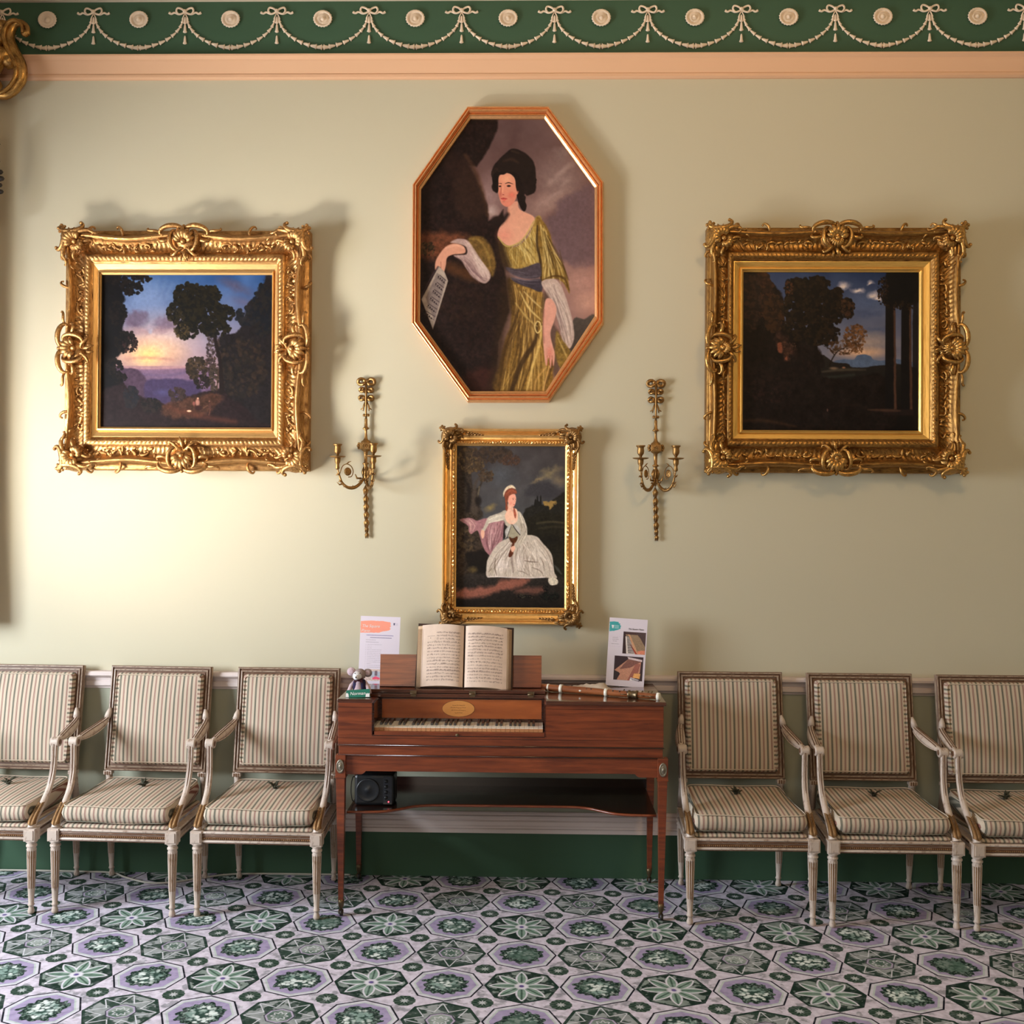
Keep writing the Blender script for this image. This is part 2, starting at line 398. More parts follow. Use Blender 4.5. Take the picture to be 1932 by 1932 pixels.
    def folds(s, p, col, n, seed, wd=(2, 7), a=.5, soft=1.2):
        """n brush strokes following the line pair p = (line A, line B), interpolated"""
        rs = np.random.RandomState(seed); A, B = p
        for k in range(n):
            t = rs.rand(); W_ = abs(A[0][0]-B[0][0])+abs(A[-1][0]-B[-1][0]); tw = rs.randn()*.16; U_ = lambda z: min(1, max(0, z)); L = [((1-U_(t+tw*q))*x0+U_(t+tw*q)*x1+rs.randn()*5, (1-t)*y0+t*y1+rs.randn()*8) for q, ((x0, y0), (x1, y1)) in enumerate(zip(A, B))]
            i = rs.randint(0, max(1, len(L)-2)); j = min(len(L), i+2+rs.randint(0, 3)); w = wd[0]+rs.rand()*(wd[1]-wd[0])
            s.line(L[i:j], [w*.3, w, w*.3], col, soft, a*(.5+.5*rs.rand()))
    def sheet(s, name, m, parent, x0, x1, z0, z1, fn=None, clip=None, gain=1.0):
        """grid mesh whose vertices carry the colours; x0..x1, z0..z1 local extent; fn(u,v)->(x,y,z)"""
        h, w = s.h, s.w; U, V = np.meshgrid(np.linspace(0, 1, w), np.linspace(0, 1, h))
        if fn is None: P = np.stack([x0+(x1-x0)*U, np.zeros_like(U), z1+(z0-z1)*V], -1)
        else: P = fn(U, V)
        P = P.reshape(-1, 3); idx = np.arange(h*w).reshape(h, w)
        F = np.stack([idx[:-1, :-1], idx[1:, :-1], idx[1:, 1:], idx[:-1, 1:]], -1).reshape(-1, 4)
        if clip is not None:
            k = clip(s.X[:-1, :-1].ravel(), s.Y[:-1, :-1].ravel()); F = F[k]
        me = bpy.data.meshes.new(name); me.vertices.add(h*w); me.vertices.foreach_set('co', P.ravel().astype('f'))
        me.loops.add(F.size); me.loops.foreach_set('vertex_index', F.ravel().astype('i'))
        me.polygons.add(len(F)); me.polygons.foreach_set('loop_start', np.arange(0, F.size, 4, dtype='i'))
        me.update(calc_edges=True)
        me.polygons.foreach_set('use_smooth', np.ones(len(F), bool))
        at = me.color_attributes.new('Col', 'FLOAT_COLOR', 'POINT'); c = np.clip(s.c/255, 0, 1)
        c = np.where(c <= .04045, c/12.92, ((c+.055)/1.055)**2.4)*gain
        at.data.foreach_set('color', np.concatenate([c.reshape(-1, 3), np.ones((h*w, 1))], 1).ravel().astype('f'))
        me.materials.append(M[m]); o = bpy.data.objects.new(name, me); COL.objects.link(o)
        if parent: o.parent = parent
        return o
# ------------------------------------------------------------------ carpet material
def carpet_material():
    m, b = mat('patterned_carpet', rough=1.0, spec=.03)
    t = E.nt.nodes.new('ShaderNodeTexCoord'); sp = E.nt.nodes.new('ShaderNodeSeparateXYZ'); E.nt.links.new(t.outputs['Object'], sp.inputs[0])
    X, Y = E(sp.outputs[0]), E(sp.outputs[1])
    ax, ay, bx, by = .26784, -.00641, -.00312, .27139; det = ax*by-bx*ay; ox, oy = -.0361, -1.1590
    px, py = X-ox, Y-oy
    i = (px*by-py*bx)/det+40.5; j = (py*ax-px*ay)/det+40.5
    u = E.m('FRACT', i)-.5; v = E.m('FRACT', j)-.5; fi = E.m('FLOOR', i); fj = E.m('FLOOR', j)
    par = E.m('MODULO', fi+fj, 2); rowpar = E.m('MODULO', fj, 2)
    a, c = eabs(u), eabs(v); hi, lo = emax(a, c), emin(a, c)
    mm = hi*.924+lo*.383
    r = E.m('SQRT', u*u+v*v); th = E.m('ARCTAN2', v, u)
    nz = noise(260, 3); nz2 = noise(120, 3); nm = noise(60, 4)
    # ground between the octagons
    gcol = mixc(estep(nz2, .56, .05)*.6, (.60, .54, .63), (.17, .18, .19))
    gcol = mixc(estep(nz, .55, .05)*.4, gcol, (.74, .69, .78))
    # small round rosettes at the cell corners
    ru, rv = .5-a, .5-c; rr = E.m('SQRT', ru*ru+rv*rv); rth = E.m('ARCTAN2', rv, ru)
    wob = E.m('SINE', rth*12+rr*40)
    sm = mixc(estep(wob, .1, .5)*.6, (.022, .045, .032), (.09, .135, .10))
    fl = rr-.045-E.m('COSINE', rth*8)*.014
    sm = mixc(1-estep(fl, 0, .02), sm, mixc(nm, (.60, .58, .62), (.28, .34, .30)))
    gcol = mixc(1-estep(rr, .142+wob*.005, .008), gcol, sm)
    # wreath octagon
    ww = mixc(estep(mm, .375, .006), (.36, .30, .46), (.48, .53, .51))
    ww = mixc(estep(mm, .40, .006), ww, (.60, .58, .64))
    rag = r+E.m('SINE', th*13+nm*14)*.020+(nm-.5)*.22+(nz2-.5)*.10
    def voro(sc, feat='F1'):
        n = E.nt.nodes.new('ShaderNodeTexVoronoi'); n.inputs['Scale'].default_value = sc; n.feature = feat
        E.nt.links.new(t.outputs['Object'], n.inputs['Vector']); return n
    va, vb = voro(62), voro(105)
    bouq = mixc(estep(E(vb.outputs['Distance']), .42, .2), (.13, .19, .155), (.016, .032, .024))
    vd = E(va.outputs['Distance']); hue = E.m('FRACT', E(va.outputs['Position'])*0+nm*7)
    inn = mixc(estep(vd, .55, .25), mixc(estep(nz2, .5, .1), (.70, .76, .73), (.24, .34, .30)), (.035, .07, .055))
    inn = mixc(estep(noise(38, 2), .56, .06)*.8, inn, (.07, .125, .095))
    bouq = mixc(1-estep(rag, .205, .03), bouq, inn)
    ww = mixc(1-estep(rag, .292, .012), ww, bouq)
    ww = mixc(estep(mm, .436, .006), ww, (.010, .009, .016))
    # petal flower octagon
    thf = E.m('PINGPONG', th+PI, PI/8)          # distance from the nearest eighth, folded
    thp = PI/8-thf
    # petal axes lie on the multiples of 45 degrees
    thn = thf
    dx = r*E.m('COSINE', thn); dy = r*E.m('SINE', thn)
    base_g = mixc(estep(nz2, .53, .04)*.8, (.018, .036, .026), (.27, .32, .29))
    base_g = mixc(estep(mm, .425, .006), base_g, (.018, .038, .028))
    tp = E.m('MAXIMUM', E.m('SINE', E.m('MINIMUM', dx/.43, 1.0)*PI), 0.0)
    wd = E.m('POWER', tp, .75)*.078+.003
    base_g = mixc(estep(wd, dy, .012)*(1-estep(dx, .435, .01)), base_g, (.66, .64, .70))
    pet = mixc(estep(dy, .013, .012), (.06, .11, .08), (.22, .32, .26))
    base_g = mixc(estep(wd-.024, dy, .012)*estep(dx, .09, .03)*(1-estep(dx, .40, .02)), base_g, pet)
    base_g = mixc(1-estep(r, .035, .02), base_g, (.12, .08, .26))
    flower = mixc(estep(mm, .452, .006), base_g, (.016, .02, .02))
    # star rosette octagon
    rs = mixc(estep(nz2, .50, .05)*.85, (.035, .06, .045), (.34, .36, .36))
    rs = mixc(estep(mm, .418, .006), rs, (.022, .045, .032))
    lw = .19*(1.0-dx/.46)*0.9
    star = eabs(dy-lw)
    rs = mixc((1-estep(star, .008, .008))*estep(dx, .19, .01)*(1-estep(dx, .45, .01)), rs, (.60, .60, .64))
    rs = mixc((1-estep(E.m('MULTIPLY', star, 1), .0, .001))*0, rs, (.5, .5, .5))
    inoct = E.m('COSINE', PI/8-thn)*r
    rs = mixc((1-estep(inoct, .185, .006)), rs, (.05, .05, .065))
    rs = mixc((1-estep(inoct, .170, .006)), rs, (.42, .36, .48))
    rs = mixc((1-estep(inoct, .148, .006)), rs, mixc(estep(nm, .5, .1), (.09, .14, .11), (.30, .34, .31)))
    rs = mixc((1-estep(eabs(r-.085-E.m('COSINE', th*8)*.018), .012, .01)), rs, (.55, .56, .58))
    rosette = mixc(estep(mm, .456, .006), rs, (.016, .02, .02))
    even = mixc(rowpar, flower, rosette)
    tile = mixc(par, even, ww)
    c = mixc(estep(mm, .460, .006), tile, gcol)
    # loop pile breaks every edge up slightly
    c = mixc((nz-.5)*.45, c, (.75, .72, .8)); c = mixc((.5-nz)*1.2, c, (.01, .015, .015))
    setc(b, c); bump(b, nz, .35, .002); return m
M['carpet'] = carpet_material()

# ------------------------------------------------------------------ room shell
XL, XR, YB, ZC = -4.0, 3.3, -7.0, 4.16
def plane(name, vs, m, flip=False):
    b = MB(); b.add(vs, [(0, 1, 2, 3)]); o = b.build(name, m, recalc=False); return tag(o, kind='structure')
fb = MB(); fb.box(((XL+XR)/2, YB/2, -.03), (XR-XL+.3, -YB+.3, .06)); tag(fb.build('floor', 'carpet'), kind='structure')
wbk = MB(); wbk.box(((XL+XR)/2, .08, ZC/2), (XR-XL+.3, .16, ZC)); tag(wbk.build('wall_back', 'wall'), kind='structure')
cb = MB(); cb.box(((XL+XR)/2, YB/2, ZC+.06), (XR-XL+.3, -YB+.3, .12)); tag(cb.build('ceiling', 'ceiling'), kind='structure')
wf = MB(); wf.box(((XL+XR)/2, YB-.08, ZC/2), (XR-XL+.3, .16, ZC)); tag(wf.build('wall_front', 'wall'), kind='structure')
wr = MB(); wr.box((XR+.08, YB/2, ZC/2), (.16, -YB, ZC)); tag(wr.build('wall_right', 'wall'), kind='structure')
# left wall has a tall window opening the daylight comes through
wl = MB(); WY0, WY1, WZ0, WZ1 = -2.80, -1.30, .85, 2.50
wl.box((XL-.08, (WY1+0)/2, ZC/2), (.16, -WY1, ZC)); wl.box((XL-.08, (YB+WY0)/2, ZC/2), (.16, WY0-YB, ZC))
wl.box((XL-.08, (WY0+WY1)/2, WZ0/2), (.16, WY1-WY0, WZ0)); wl.box((XL-.08, (WY0+WY1)/2, (WZ1+ZC)/2), (.16, WY1-WY0, ZC-WZ1))
tag(wl.build('wall_left', 'wall'), kind='structure')

def strip(mb, prof, x0, x1, mi=0):
    """profile (out from wall, z) run along the back wall"""
    ra = [(x0, -d, z) for d, z in prof]; rb = [(x1, -d, z) for d, z in prof]
    mb.loft([ra, rb], mi, False, closed=False)
X0, X1 = XL, XR
# dado: lower wall field, rail, moulding, green skirting board
d = MB(); d.box(((X0+X1)/2, -.003, .58), (X1-X0, .006, .60)); tag(d.build('trim_5', 'dado'), kind='structure')
zr0, zr1 = .853, .930
d = MB(); strip(d, [(0, zr1+.004), (.040, zr1+.004), (.046, zr1-.004), (.046, zr1-.014), (.034, zr1-.022), (.020, zr1-.028), (.018, zr1-.040), (.024, zr1-.046), (.024, zr0+.014), (.014, zr0+.006), (.012, zr0), (0, zr0)], X0, X1)
tag(d.build('trim_3', 'white_trim'), kind='structure')
d = MB(); strip(d, [(0, .300), (.012, .298), (.016, .290), (.014, .284), (.022, .280), (.024, .270), (.020, .262), (.026, .256), (.028, .240), (.032, .234), (.032, .228), (.038, .224), (.040, .207), (0, .207)], X0, X1)
tag(d.build('trim_4', 'white_trim'), kind='structure')
d = MB(); d.box(((X0+X1)/2, -.010, .1035), (X1-X0, .020, .207)); tag(d.build('baseboard_back', 'green'), kind='structure')
# cornice: peach band, green frieze field, cream moulding above
d = MB(); strip(d, [(0, 3.800), (.050, 3.800), (.050, 3.792), (.036, 3.780), (.034, 3.772), (.016, 3.722), (.020, 3.716), (.020, 3.704), (.010, 3.698), (0, 3.697)], X0, X1)
tag(d.build('trim_2', 'peach'), kind='structure')
d = MB(); strip(d, [(0, 4.062), (.03, 4.062), (.04, 4.075), (.075, 4.095), (.085, 4.12), (.13, 4.14), (.14, 4.16), (0, 4.16)], X0, X1)
tag(d.build('trim_6', 'plaster_cream'), kind='structure')
fz = MB(); fz.box(((X0+X1)/2, -.004, 3.93), (X1-X0, .008, .264)); frieze = tag(fz.build('trim_1', 'green'), kind='structure')
FY = -.008
TF = Matrix.Translation((0, FY, 0)) @ UVW
def bell(mb, x, z, ang, L, r, T=TF):
    """a husk: small bell flower pointing along ang"""
    Rm = T @ Matrix.Translation((x, z, .005)) @ Matrix.Rotation(ang-PI/2, 4, 'Z') @ Matrix.Rotation(-PI/2, 4, 'X')
    prof = [(r*.15, -L*.5), (r*.45, -L*.38), (r*.62, -L*.05), (r*.72, L*.2), (r*1.1, L*.42), (r*.55, L*.5)]
    mb.lathe(prof, 8, mi=0, T=Rm, sy=.6)
def bow_mesh():
    b = MB()
    for s in (-1, 1):
        lp = smooth_line([(0, 0), (s*.016, .012), (s*.034, .016), (s*.040, .002), (s*.030, -.012), (s*.014, -.010), (0, 0)], 4)
        b.tube([(x, z, .008) for x, z in lp], .0048, 6, up=(0, 0, 1), flat=.8, T=TF)
        tl = smooth_line([(0, -.002), (s*.028, -.012), (s*.050, -.004), (s*.064, -.010), (s*.076, -.004)], 4)
        b.tube([(x, z, .005) for x, z in tl], [.0045]*8+[.005]*6+[.0062]*3, 6, up=(0, 0, 1), flat=.7, T=TF)
    b.ball((0, 0, .010), .010, 10, T=TF, sc=(1, 1, .7))
    for s in (-1, 1): b.tube([(0, -.006, .005), (s*.008, -.022, .005), (s*.014, -.036, .005)], .003, 5, T=TF)
    return b
def drop_mesh():
    b = MB()
    for z, L, r in ((-.040, .034, .0085), (-.078, .042, .0095), (-.132, .040, .0095)):
        bell(b, 0, z, -PI/2, L, r)
    return b
def garland_mesh(w):
    b = MB(); n = 9
    for s in (-1, 1):
        # half ellipse from the bow down to the middle
        for k in range(n):
            t = (k+.5)/n; a = t*PI/2
            x = s*(w/2)*(math.cos(a)**1.15); z = -.028-.140*math.sin(a)**1.05
            a2 = a+.04; x2 = s*(w/2)*(max(0, math.cos(a2))**1.15); z2 = -.028-.140*math.sin(min(PI/2, a2))**1.05
            if k == n-1: x = s*.018; x2 = s*.006; z = z2 = -.168
            bell(b, x, z, math.atan2(z2-z, x2-x), .027+.006*t, .0068+.0068*t)
    b.ball((0, -.168, .005), .006, 8, T=TF)
    return b
def medallion_mesh():
    b = MB(); prof = [(.001, 0), (.001, .006), (.040, .006), (.046, .010), (.043, .014), (.036, .013), (.032, .006), (.026, .008), (.020, .014), (.015, .008), (.011, .010), (.008, .018), (.001, .021)]
    b.lathe([(max(r, .001), z) for r, z in prof[1:]], 40, T=TF, sy=.9, flute=(.0, .0135, 20, .09))
    return b
BS, BX, BZ = .4316, -2.0795, 4.0135
bm_, dm_, gm_, mm_ = bow_mesh(), drop_mesh(), garland_mesh(BS-.02), medallion_mesh()
def fz_part(proto, name, x, z, store={}):
    if name not in store: o = proto.build(name, 'plaster_cream', frieze); store[name] = o
    else: o = store[name].copy(); COL.objects.link(o); o.parent = frieze
    o.location = (x, 0, z); return o
for k in range(-3, 13):
    x = BX+BS*k
    if x > XR-.3 or x < XL+.2: continue
    fz_part(bm_, 'bow', x, BZ); fz_part(dm_, 'husk_drop', x, BZ)
    fz_part(gm_, 'garland', x+BS/2, BZ); fz_part(mm_, 'medallion', x+BS/2, 3.976)

w = MB(); wx, wz = -1.2, 2.6  # invented frame added round the rear fill light, the wall behind is solid
for x in (-.85, 0, .85): w.box((wx+x, YB+.03, wz), (.06, .06, 1.76))
for z in (-.85, 0, .85): w.box((wx, YB+.03, wz+z), (1.76, .055, .06))
tag(w.build('rear_fill_surround', 'white_trim'), kind='structure')
# window in the left wall
w = MB()
for y in (WY0+.03, WY1-.03, (WY0+WY1)/2): w.box((XL-.08, y, (WZ0+WZ1)/2), (.05, .05, WZ1-WZ0))
for z in (WZ0+.03, WZ1-.03, WZ0+.55, WZ0+1.1): w.box((XL-.08, (WY0+WY1)/2, z), (.045, WY1-WY0, .05))
tag(w.build('window_1', 'white_trim'), kind='structure')
# ------------------------------------------------------------------ picture frames
def ring_loft(mb, outer, inner, rings, samples=1, mi=0, wave=None, relief=None, sm=False):
    """mitred moulding between two matching polygons; rings = (t, height[, wave weight, relief weight, material])"""
    n = len(outer); R = []; mis = []
    for g in rings:
        t, h = g[0], g[1]; ww = g[2] if len(g) > 2 else 0; rw = g[3] if len(g) > 3 else 0; ring = []
        for i in range(n):
            a, b = outer[i], outer[(i+1) % n]; c, d = inner[i], inner[(i+1) % n]
            for k in range(samples):
                s = k/samples; tt = t+(wave(s, i)*ww if wave and ww else 0); hh = h+(relief(s, i)*rw if relief and rw else 0)
                x = (a[0]*(1-s)+b[0]*s)*(1-tt)+(c[0]*(1-s)+d[0]*s)*tt; y = (a[1]*(1-s)+b[1]*s)*(1-tt)+(c[1]*(1-s)+d[1]*s)*tt
                ring.append((x, y, hh))
        R.append(ring); mis.append(g[4] if len(g) > 4 else mi)
    mb.loft(R, sm=sm, mis=mis, T=UVW)
def cscroll(p0, p1, bulge=1, kind='C', curl=5.5, n=26, mid=1.6):
    """points of a C or S scroll whose body runs p0 -> p1 with curled-in ends"""
    P = [(0.0, 0.0)]; a = 0.0
    for k in range(n*2):
        s = (k+.5)/(n*2); q = 2*s-1; e = abs(q)**3.2
        kap = mid+curl*3.2*e
        if kind == 'S' and q < 0: kap = -kap
        a += kap/(n*2); P.append((P[-1][0]+math.cos(a)/(n*2), P[-1][1]+math.sin(a)/(n*2)))
    P = P[::2]; i0, i1 = int(len(P)*.16), int(len(P)*.84)
    (ax, ay), (bx, by) = P[i0], P[i1]; vx, vy = bx-ax, by-ay; L = vx*vx+vy*vy
    wx, wy = p1[0]-p0[0], p1[1]-p0[1]; out = []
    for x, y in P:
        x -= ax; y -= ay; u = (x*vx+y*vy)/L; v = (-x*vy+y*vx)/L*bulge
        out.append((p0[0]+u*wx-v*wy, p0[1]+u*wy+v*wx))
    return out
def scroll(mb, p0, p1, r, h, bulge=1, kind='C', T=None, mi=0, arch=.012, curl=5.5):
    P = cscroll(p0, p1, bulge, kind, curl); N = len(P); r *= 1.55
    pts = [(x, y, h+arch*math.sin(PI*i/(N-1))) for i, (x, y) in enumerate(P)]
    rad = [r*(.45+.75*abs(math.sin(PI*i/(N-1)))**.8) for i in range(N)]
    mb.tube(pts, rad, 7, up=(0, 0, 1), flat=1.0, T=T, mi=mi)
    for q in (0, -1): mb.ball(pts[q], r*.85, 7, T=T, mi=mi)
def leaf(mb, p, ang, L, w, h, T=None, mi=0, bend=.3, lift=.01):
    pts = []; rad = []; w *= 1.35
    for k in range(6):
        t = k/5; a = ang+bend*t; pts.append((p[0]+L*t*math.cos(a), p[1]+L*t*math.sin(a), h+lift*math.sin(PI*t))); rad.append(w*(.25+.85*math.sin(PI*min(1, t*.9+.08)))*(1-.5*t))
    mb.tube(pts, rad, 6, up=(0, 0, 1), flat=.55, T=T, mi=mi)
def shell(mb, p, ang, R, h, n=7, spread=2.2, T=None, mi=0):
    for k in range(n):
        a = ang+spread*((k+.5)/n-.5); c = math.cos((k+.5)/n*PI-PI/2); L = R*(.72+.28*c)
        leaf(mb, (p[0]+.15*R*math.cos(a), p[1]+.15*R*math.sin(a)), a, L*.85, R*1.25/n, h+.006*c, T, mi, 0, .016)
    mb.ball((p[0], p[1], h+.008), R*.2, 8, T=T, mi=mi)

def rect_pts(x0, x1, z0, z1): return [(x0, z0), (x1, z0), (x1, z1), (x0, z1)]
def corner_orn(S, h, seed, style=0):
    """built for the lower-left corner: +x and +y run inward along the two sides"""
    b = MB(); rs = random.Random(seed)
    def both(f):
        f(lambda p: p); f(lambda p: (p[1], p[0]))
    b.ball((.34*S, .34*S, h-.34*S), .40*S, 16, T=UVW, sc=(1, 1, .92)); b.ball((.62*S, .22*S, h-.30*S), .26*S, 12, T=UVW, sc=(1.3, .8, .9)); b.ball((.22*S, .62*S, h-.30*S), .26*S, 12, T=UVW, sc=(.8, 1.3, .9))
    shell(b, (.40*S, .40*S), PI*1.25, .44*S, h, 7, 2.6, UVW); shell(b, (.42*S, .42*S), PI*.25, .30*S, h-.004, 5, 2.2, UVW)
    def side(q):
        k = 1 if q((1, 0)) == (1, 0) else -1
        scroll(b, q((.02*S, .06*S)), q((.62*S, -.02*S)), .042*S, h, -.9*k, 'C', UVW, arch=.014)
        scroll(b, q((.30*S, .30*S)), q((.86*S, .10*S)), .036*S, h-.004, .8*k, 'C', UVW)
        scroll(b, q((.55*S, .40*S)), q((.85*S, .36*S)), .026*S, h-.010, .9*k, 'S', UVW)
        scroll(b, q((.66*S, .05*S)), q((1.02*S, .16*S)), .022*S, h-.006, -.7*k, 'S', UVW)
        x, y = q((.98, .24)); leaf(b, (x*S, y*S), math.atan2(*q((.0, 1))[::-1])*0+(0.15 if k == 1 else PI/2-.15), .22*S, .03*S, h-.016, UVW, 0, .5*k)
        x, y = q((.6, .62)); leaf(b, (x*S*.9, y*S*.75), (.2 if k == 1 else PI/2-.2), .3*S, .035*S, h-.014, UVW, 0, -.6*k)
    both(side)
    for p, r in (((.02, .02), .055), ((-.02, .12), .045), ((.12, -.02), .045), ((.10, .10), .06)):
        b.ball((p[0]*S, p[1]*S, h+.004), r*S, 8, T=UVW)
    scroll(b, (.44*S, .60*S), (.60*S, .44*S), .035*S, h-.004, -1.1, 'C', UVW)
    for k in range(10):
        a = rs.uniform(.2, 1.0); c = rs.uniform(.15, .6)
        if rs.random() < .5: a, c = c, a
        b.ball((a*S, c*S, h-.012), rs.uniform(.018, .035)*S, 6, T=UVW)
    return b
def centre_orn(S, h, seed, style=0):
    """built for the bottom side: y runs inward, centred on x = 0"""
    b = MB()
    b.ball((0, .36*S, h-.26*S), .34*S, 16, T=UVW, sc=(1.25, 1, .9))
    shell(b, (0, .40*S), -PI/2, .44*S, h+.004, 7, 2.8, UVW)
    if style: 
        b.ball((0, .34*S, h+.010), .13*S, 12, T=UVW, sc=(.85, 1.1, .6)); shell(b, (0, .36*S), PI/2, .30*S, h, 7, 2.2, UVW)
    for k in (-1, 1):
        scroll(b, (k*.06*S, .02*S), (k*.66*S, .10*S), .040*S, h, .9*k, 'C', UVW, arch=.012)
        scroll(b, (k*.32*S, .10*S), (k*.24*S, .62*S), .034*S, h, 1.0*k, 'C', UVW)
        scroll(b, (k*.05*S, .56*S), (k*.34*S, .76*S), .026*S, h-.010, -.8*k, 'S', UVW)
        scroll(b, (k*.70*S, .12*S), (k*1.02*S, .06*S), .022*S, h-.006, -.7*k, 'S', UVW); scroll(b, (k*.42*S, .30*S), (k*.70*S, .34*S), .030*S, h-.006, -k, 'C', UVW)
        leaf(b, (k*.06*S, .70*S), PI/2-k*.5, .22*S, .035*S, h-.010, UVW, 0, .4*k)
    leaf(b, (0, .60*S), PI/2, .34*S, .045*S, h-.006, UVW)
    b.ball((0, -.04*S, h+.004), .05*S, 8, T=UVW)
    return b
def panel_curls(b, x0, x1, ymid, wid, h, seed, dens=1.0):
    """random foliage between corner and centre ornament, bottom side orientation"""
    rs = random.Random(seed); n = int((x1-x0)/.030*dens)
    for k in range(n):
        x = x0+(x1-x0)*(k+.5)/n+rs.uniform(-.006, .006); y = ymid+rs.uniform(-.3, .3)*wid
        L = rs.uniform(.028, .05); a = rs.uniform(0, 2*PI)
        if rs.random() < .6: scroll(b, (x, y), (x+L*math.cos(a), y+L*math.sin(a)*.6), rs.uniform(.0025, .0042), h+rs.uniform(-.002, .004), rs.choice((-1, 1)), rs.choice('CS'), UVW, arch=.006)
        leaf(b, (x, y), rs.uniform(0, 2*PI), rs.uniform(.02, .035), .006, h, UVW, 0, rs.uniform(-1, 1), .006)
        b.ball((x+rs.uniform(-.01, .01), y+rs.uniform(-.4, .4)*wid, h+.002), rs.uniform(.0035, .006), 6, T=UVW)
def placed(mb, m):
    out = MB(); out.v = [tuple(m @ Vector(p)) for p in mb.v]; out.f = list(mb.f); out.mi = list(mb.mi); out.sm = list(mb.sm); return out
def side_m(x, z, rot, flip=1):
    """place a bottom-side ornament: rotation rot in the wall plane, optional mirror"""
    return Matrix.Translation((x, 0, z)) @ Matrix.Rotation(-rot, 4, 'Y') @ Matrix.Diagonal((flip, 1, 1, 1))

def rococo(name, label, O, I, C, depth, mats, seed, style, canvas_fn, gain=1.0):
    """O, I, C: photograph rectangles of outer edge, inner edge of the carving, and canvas"""
    def rc(r, Y): 
        (x0, z1), (x1, z0) = wp(r[0], r[1], Y), wp(r[2], r[3], Y); return x0, x1, z0, z1
    o = rc(O, -depth*.8); i = rc(I, -.06); c = rc(C, -.045)
    cx, cz = (o[0]+o[1])/2, (o[2]+o[3])/2
    e = empty(name, (cx, 0, cz), label, 'painting')
    sh = lambda r: (r[0]-cx, r[1]-cx, r[2]-cz, r[3]-cz)
    o, i, c = sh(o), sh(i), sh(c); oP, iP, cP = rect_pts(*o), rect_pts(*i), rect_pts(*c)
    def wave(s, k): return .12*(math.sin(2*PI*s)**2) if style == 0 else .07*(math.sin(2*PI*s)**2)
    rs = np.random.RandomState(seed); nz = rs.rand(4, 160)
    def relief(s, k): return (.006*(abs(math.sin(s*PI*46))-.5))
    def rough(s, k): return .008*(nz[k % 4, int(s*159)]-.5)
    dp = depth
    b = MB()
    rings = [(0, 0), (0, dp*.45), (.03, dp*.52), (.09, dp*.50), (.10, dp*.60, 1, 0), (.12, dp*.86, 1, 0), (.17, dp*.97, 1, 0), (.23, dp*.95, 1, 0), (.28, dp*.80, .9, .3),
             (.38, dp*.64, .6, 1), (.52, dp*.58, .3, 1), (.66, dp*.62, 0, 1), (.74, dp*.70), (.76, dp*.76), (.80, dp*.76, 0, 0), (.84, dp*.80, 0, -1), (.90, dp*.76, 0, -1), (.94, dp*.72), (.96, dp*.62), (1, dp*.60)]
    rings = [(g+(0,)*(5-len(g))) if len(g) < 5 else g for g in rings]
    rr = lambda s, k: relief(s, k)
    b2 = [(t, h, w_, r_, 0) for t, h, w_, r_, _ in rings]
    ring_loft(b, oP, iP, b2, 160, 0, wave, rr, True)
    b.build('frame', mats[0], e, recalc=True)
    s = MB(); ring_loft(s, iP, cP, [(0, dp*.60), (.05, dp*.60), (.62, dp*.50), (.66, dp*.58), (.80, dp*.60), (.84, dp*.52), (1, dp*.46), (1, dp*.3)], 1)
    s.build('slip', mats[1], e)
    mg = (i[0]-o[0]+o[1]-i[1]+o[3]-i[3]+i[2]-o[2])/4; S = mg*1.12
    for k, (x, z, rot, fl) in enumerate(((o[0], o[2], 0, 1), (o[1], o[2], 0, -1), (o[1], o[3], PI, 1), (o[0], o[3], PI, -1))):
        cb_ = corner_orn(S, dp*.95, seed+k, style); placed(cb_, side_m(x, z, rot, fl)).build('corner_ornament', mats[2], e)
    for x, z, rot, wd in (((o[0]+o[1])/2, o[2], 0, 1), (o[1], (o[2]+o[3])/2, PI/2, 1), ((o[0]+o[1])/2, o[3], PI, 1), (o[0], (o[2]+o[3])/2, -PI/2, 1)):
        placed(centre_orn(S*1.0, dp*.92, seed, style), side_m(x, z, rot)).build('centre_ornament', mats[2], e)
    for x, z, rot, half in (((o[0]+o[1])/2, o[2], 0, (o[1]-o[0])/2), (o[1], (o[2]+o[3])/2, PI/2, (o[3]-o[2])/2), ((o[0]+o[1])/2, o[3], PI, (o[1]-o[0])/2), (o[0], (o[2]+o[3])/2, -PI/2, (o[3]-o[2])/2)):
        pb = MB(); panel_curls(pb, S*.75, half-S*1.0, mg*.52, mg*.35, dp*.62, seed+7, 1.4 if style == 0 else 1.0)
        q = MB(); q.v = pb.v+[(-x_, y_, z_) for x_, y_, z_ in pb.v]; n = len(pb.v); q.f = pb.f+[tuple(j+n for j in f[::-1]) for f in pb.f]; q.mi = pb.mi*2; q.sm = pb.sm*2
        # a few hooked tips that stand out past the edge
        for t in (.52, .80):
            for kx in (-1, 1): scroll(q, (kx*half*t, .03), (kx*(half*t+.02*(1 if t < .7 else -1)), -.012), .0038, dp*.6, kx*(1 if t < .7 else -1), 'C', UVW)
        placed(q, side_m(x, z, rot)).build('scrollwork', mats[2], e)
    cv = canvas_fn(); sh_ = cv.sheet('canvas', 'oil', e, c[0]-.003, c[1]+.003, c[2]-.003, c[3]+.003, gain=gain)
    sh_.location = (0, -dp*.40, 0)
    bk = MB(); bk.box(((c[0]+c[1])/2, -.010, (c[2]+c[3])/2), (i[1]-i[0]+.02, .016, i[3]-i[2]+.02)); bk.build('backboard', 'mahogany_dark', e)
    return e
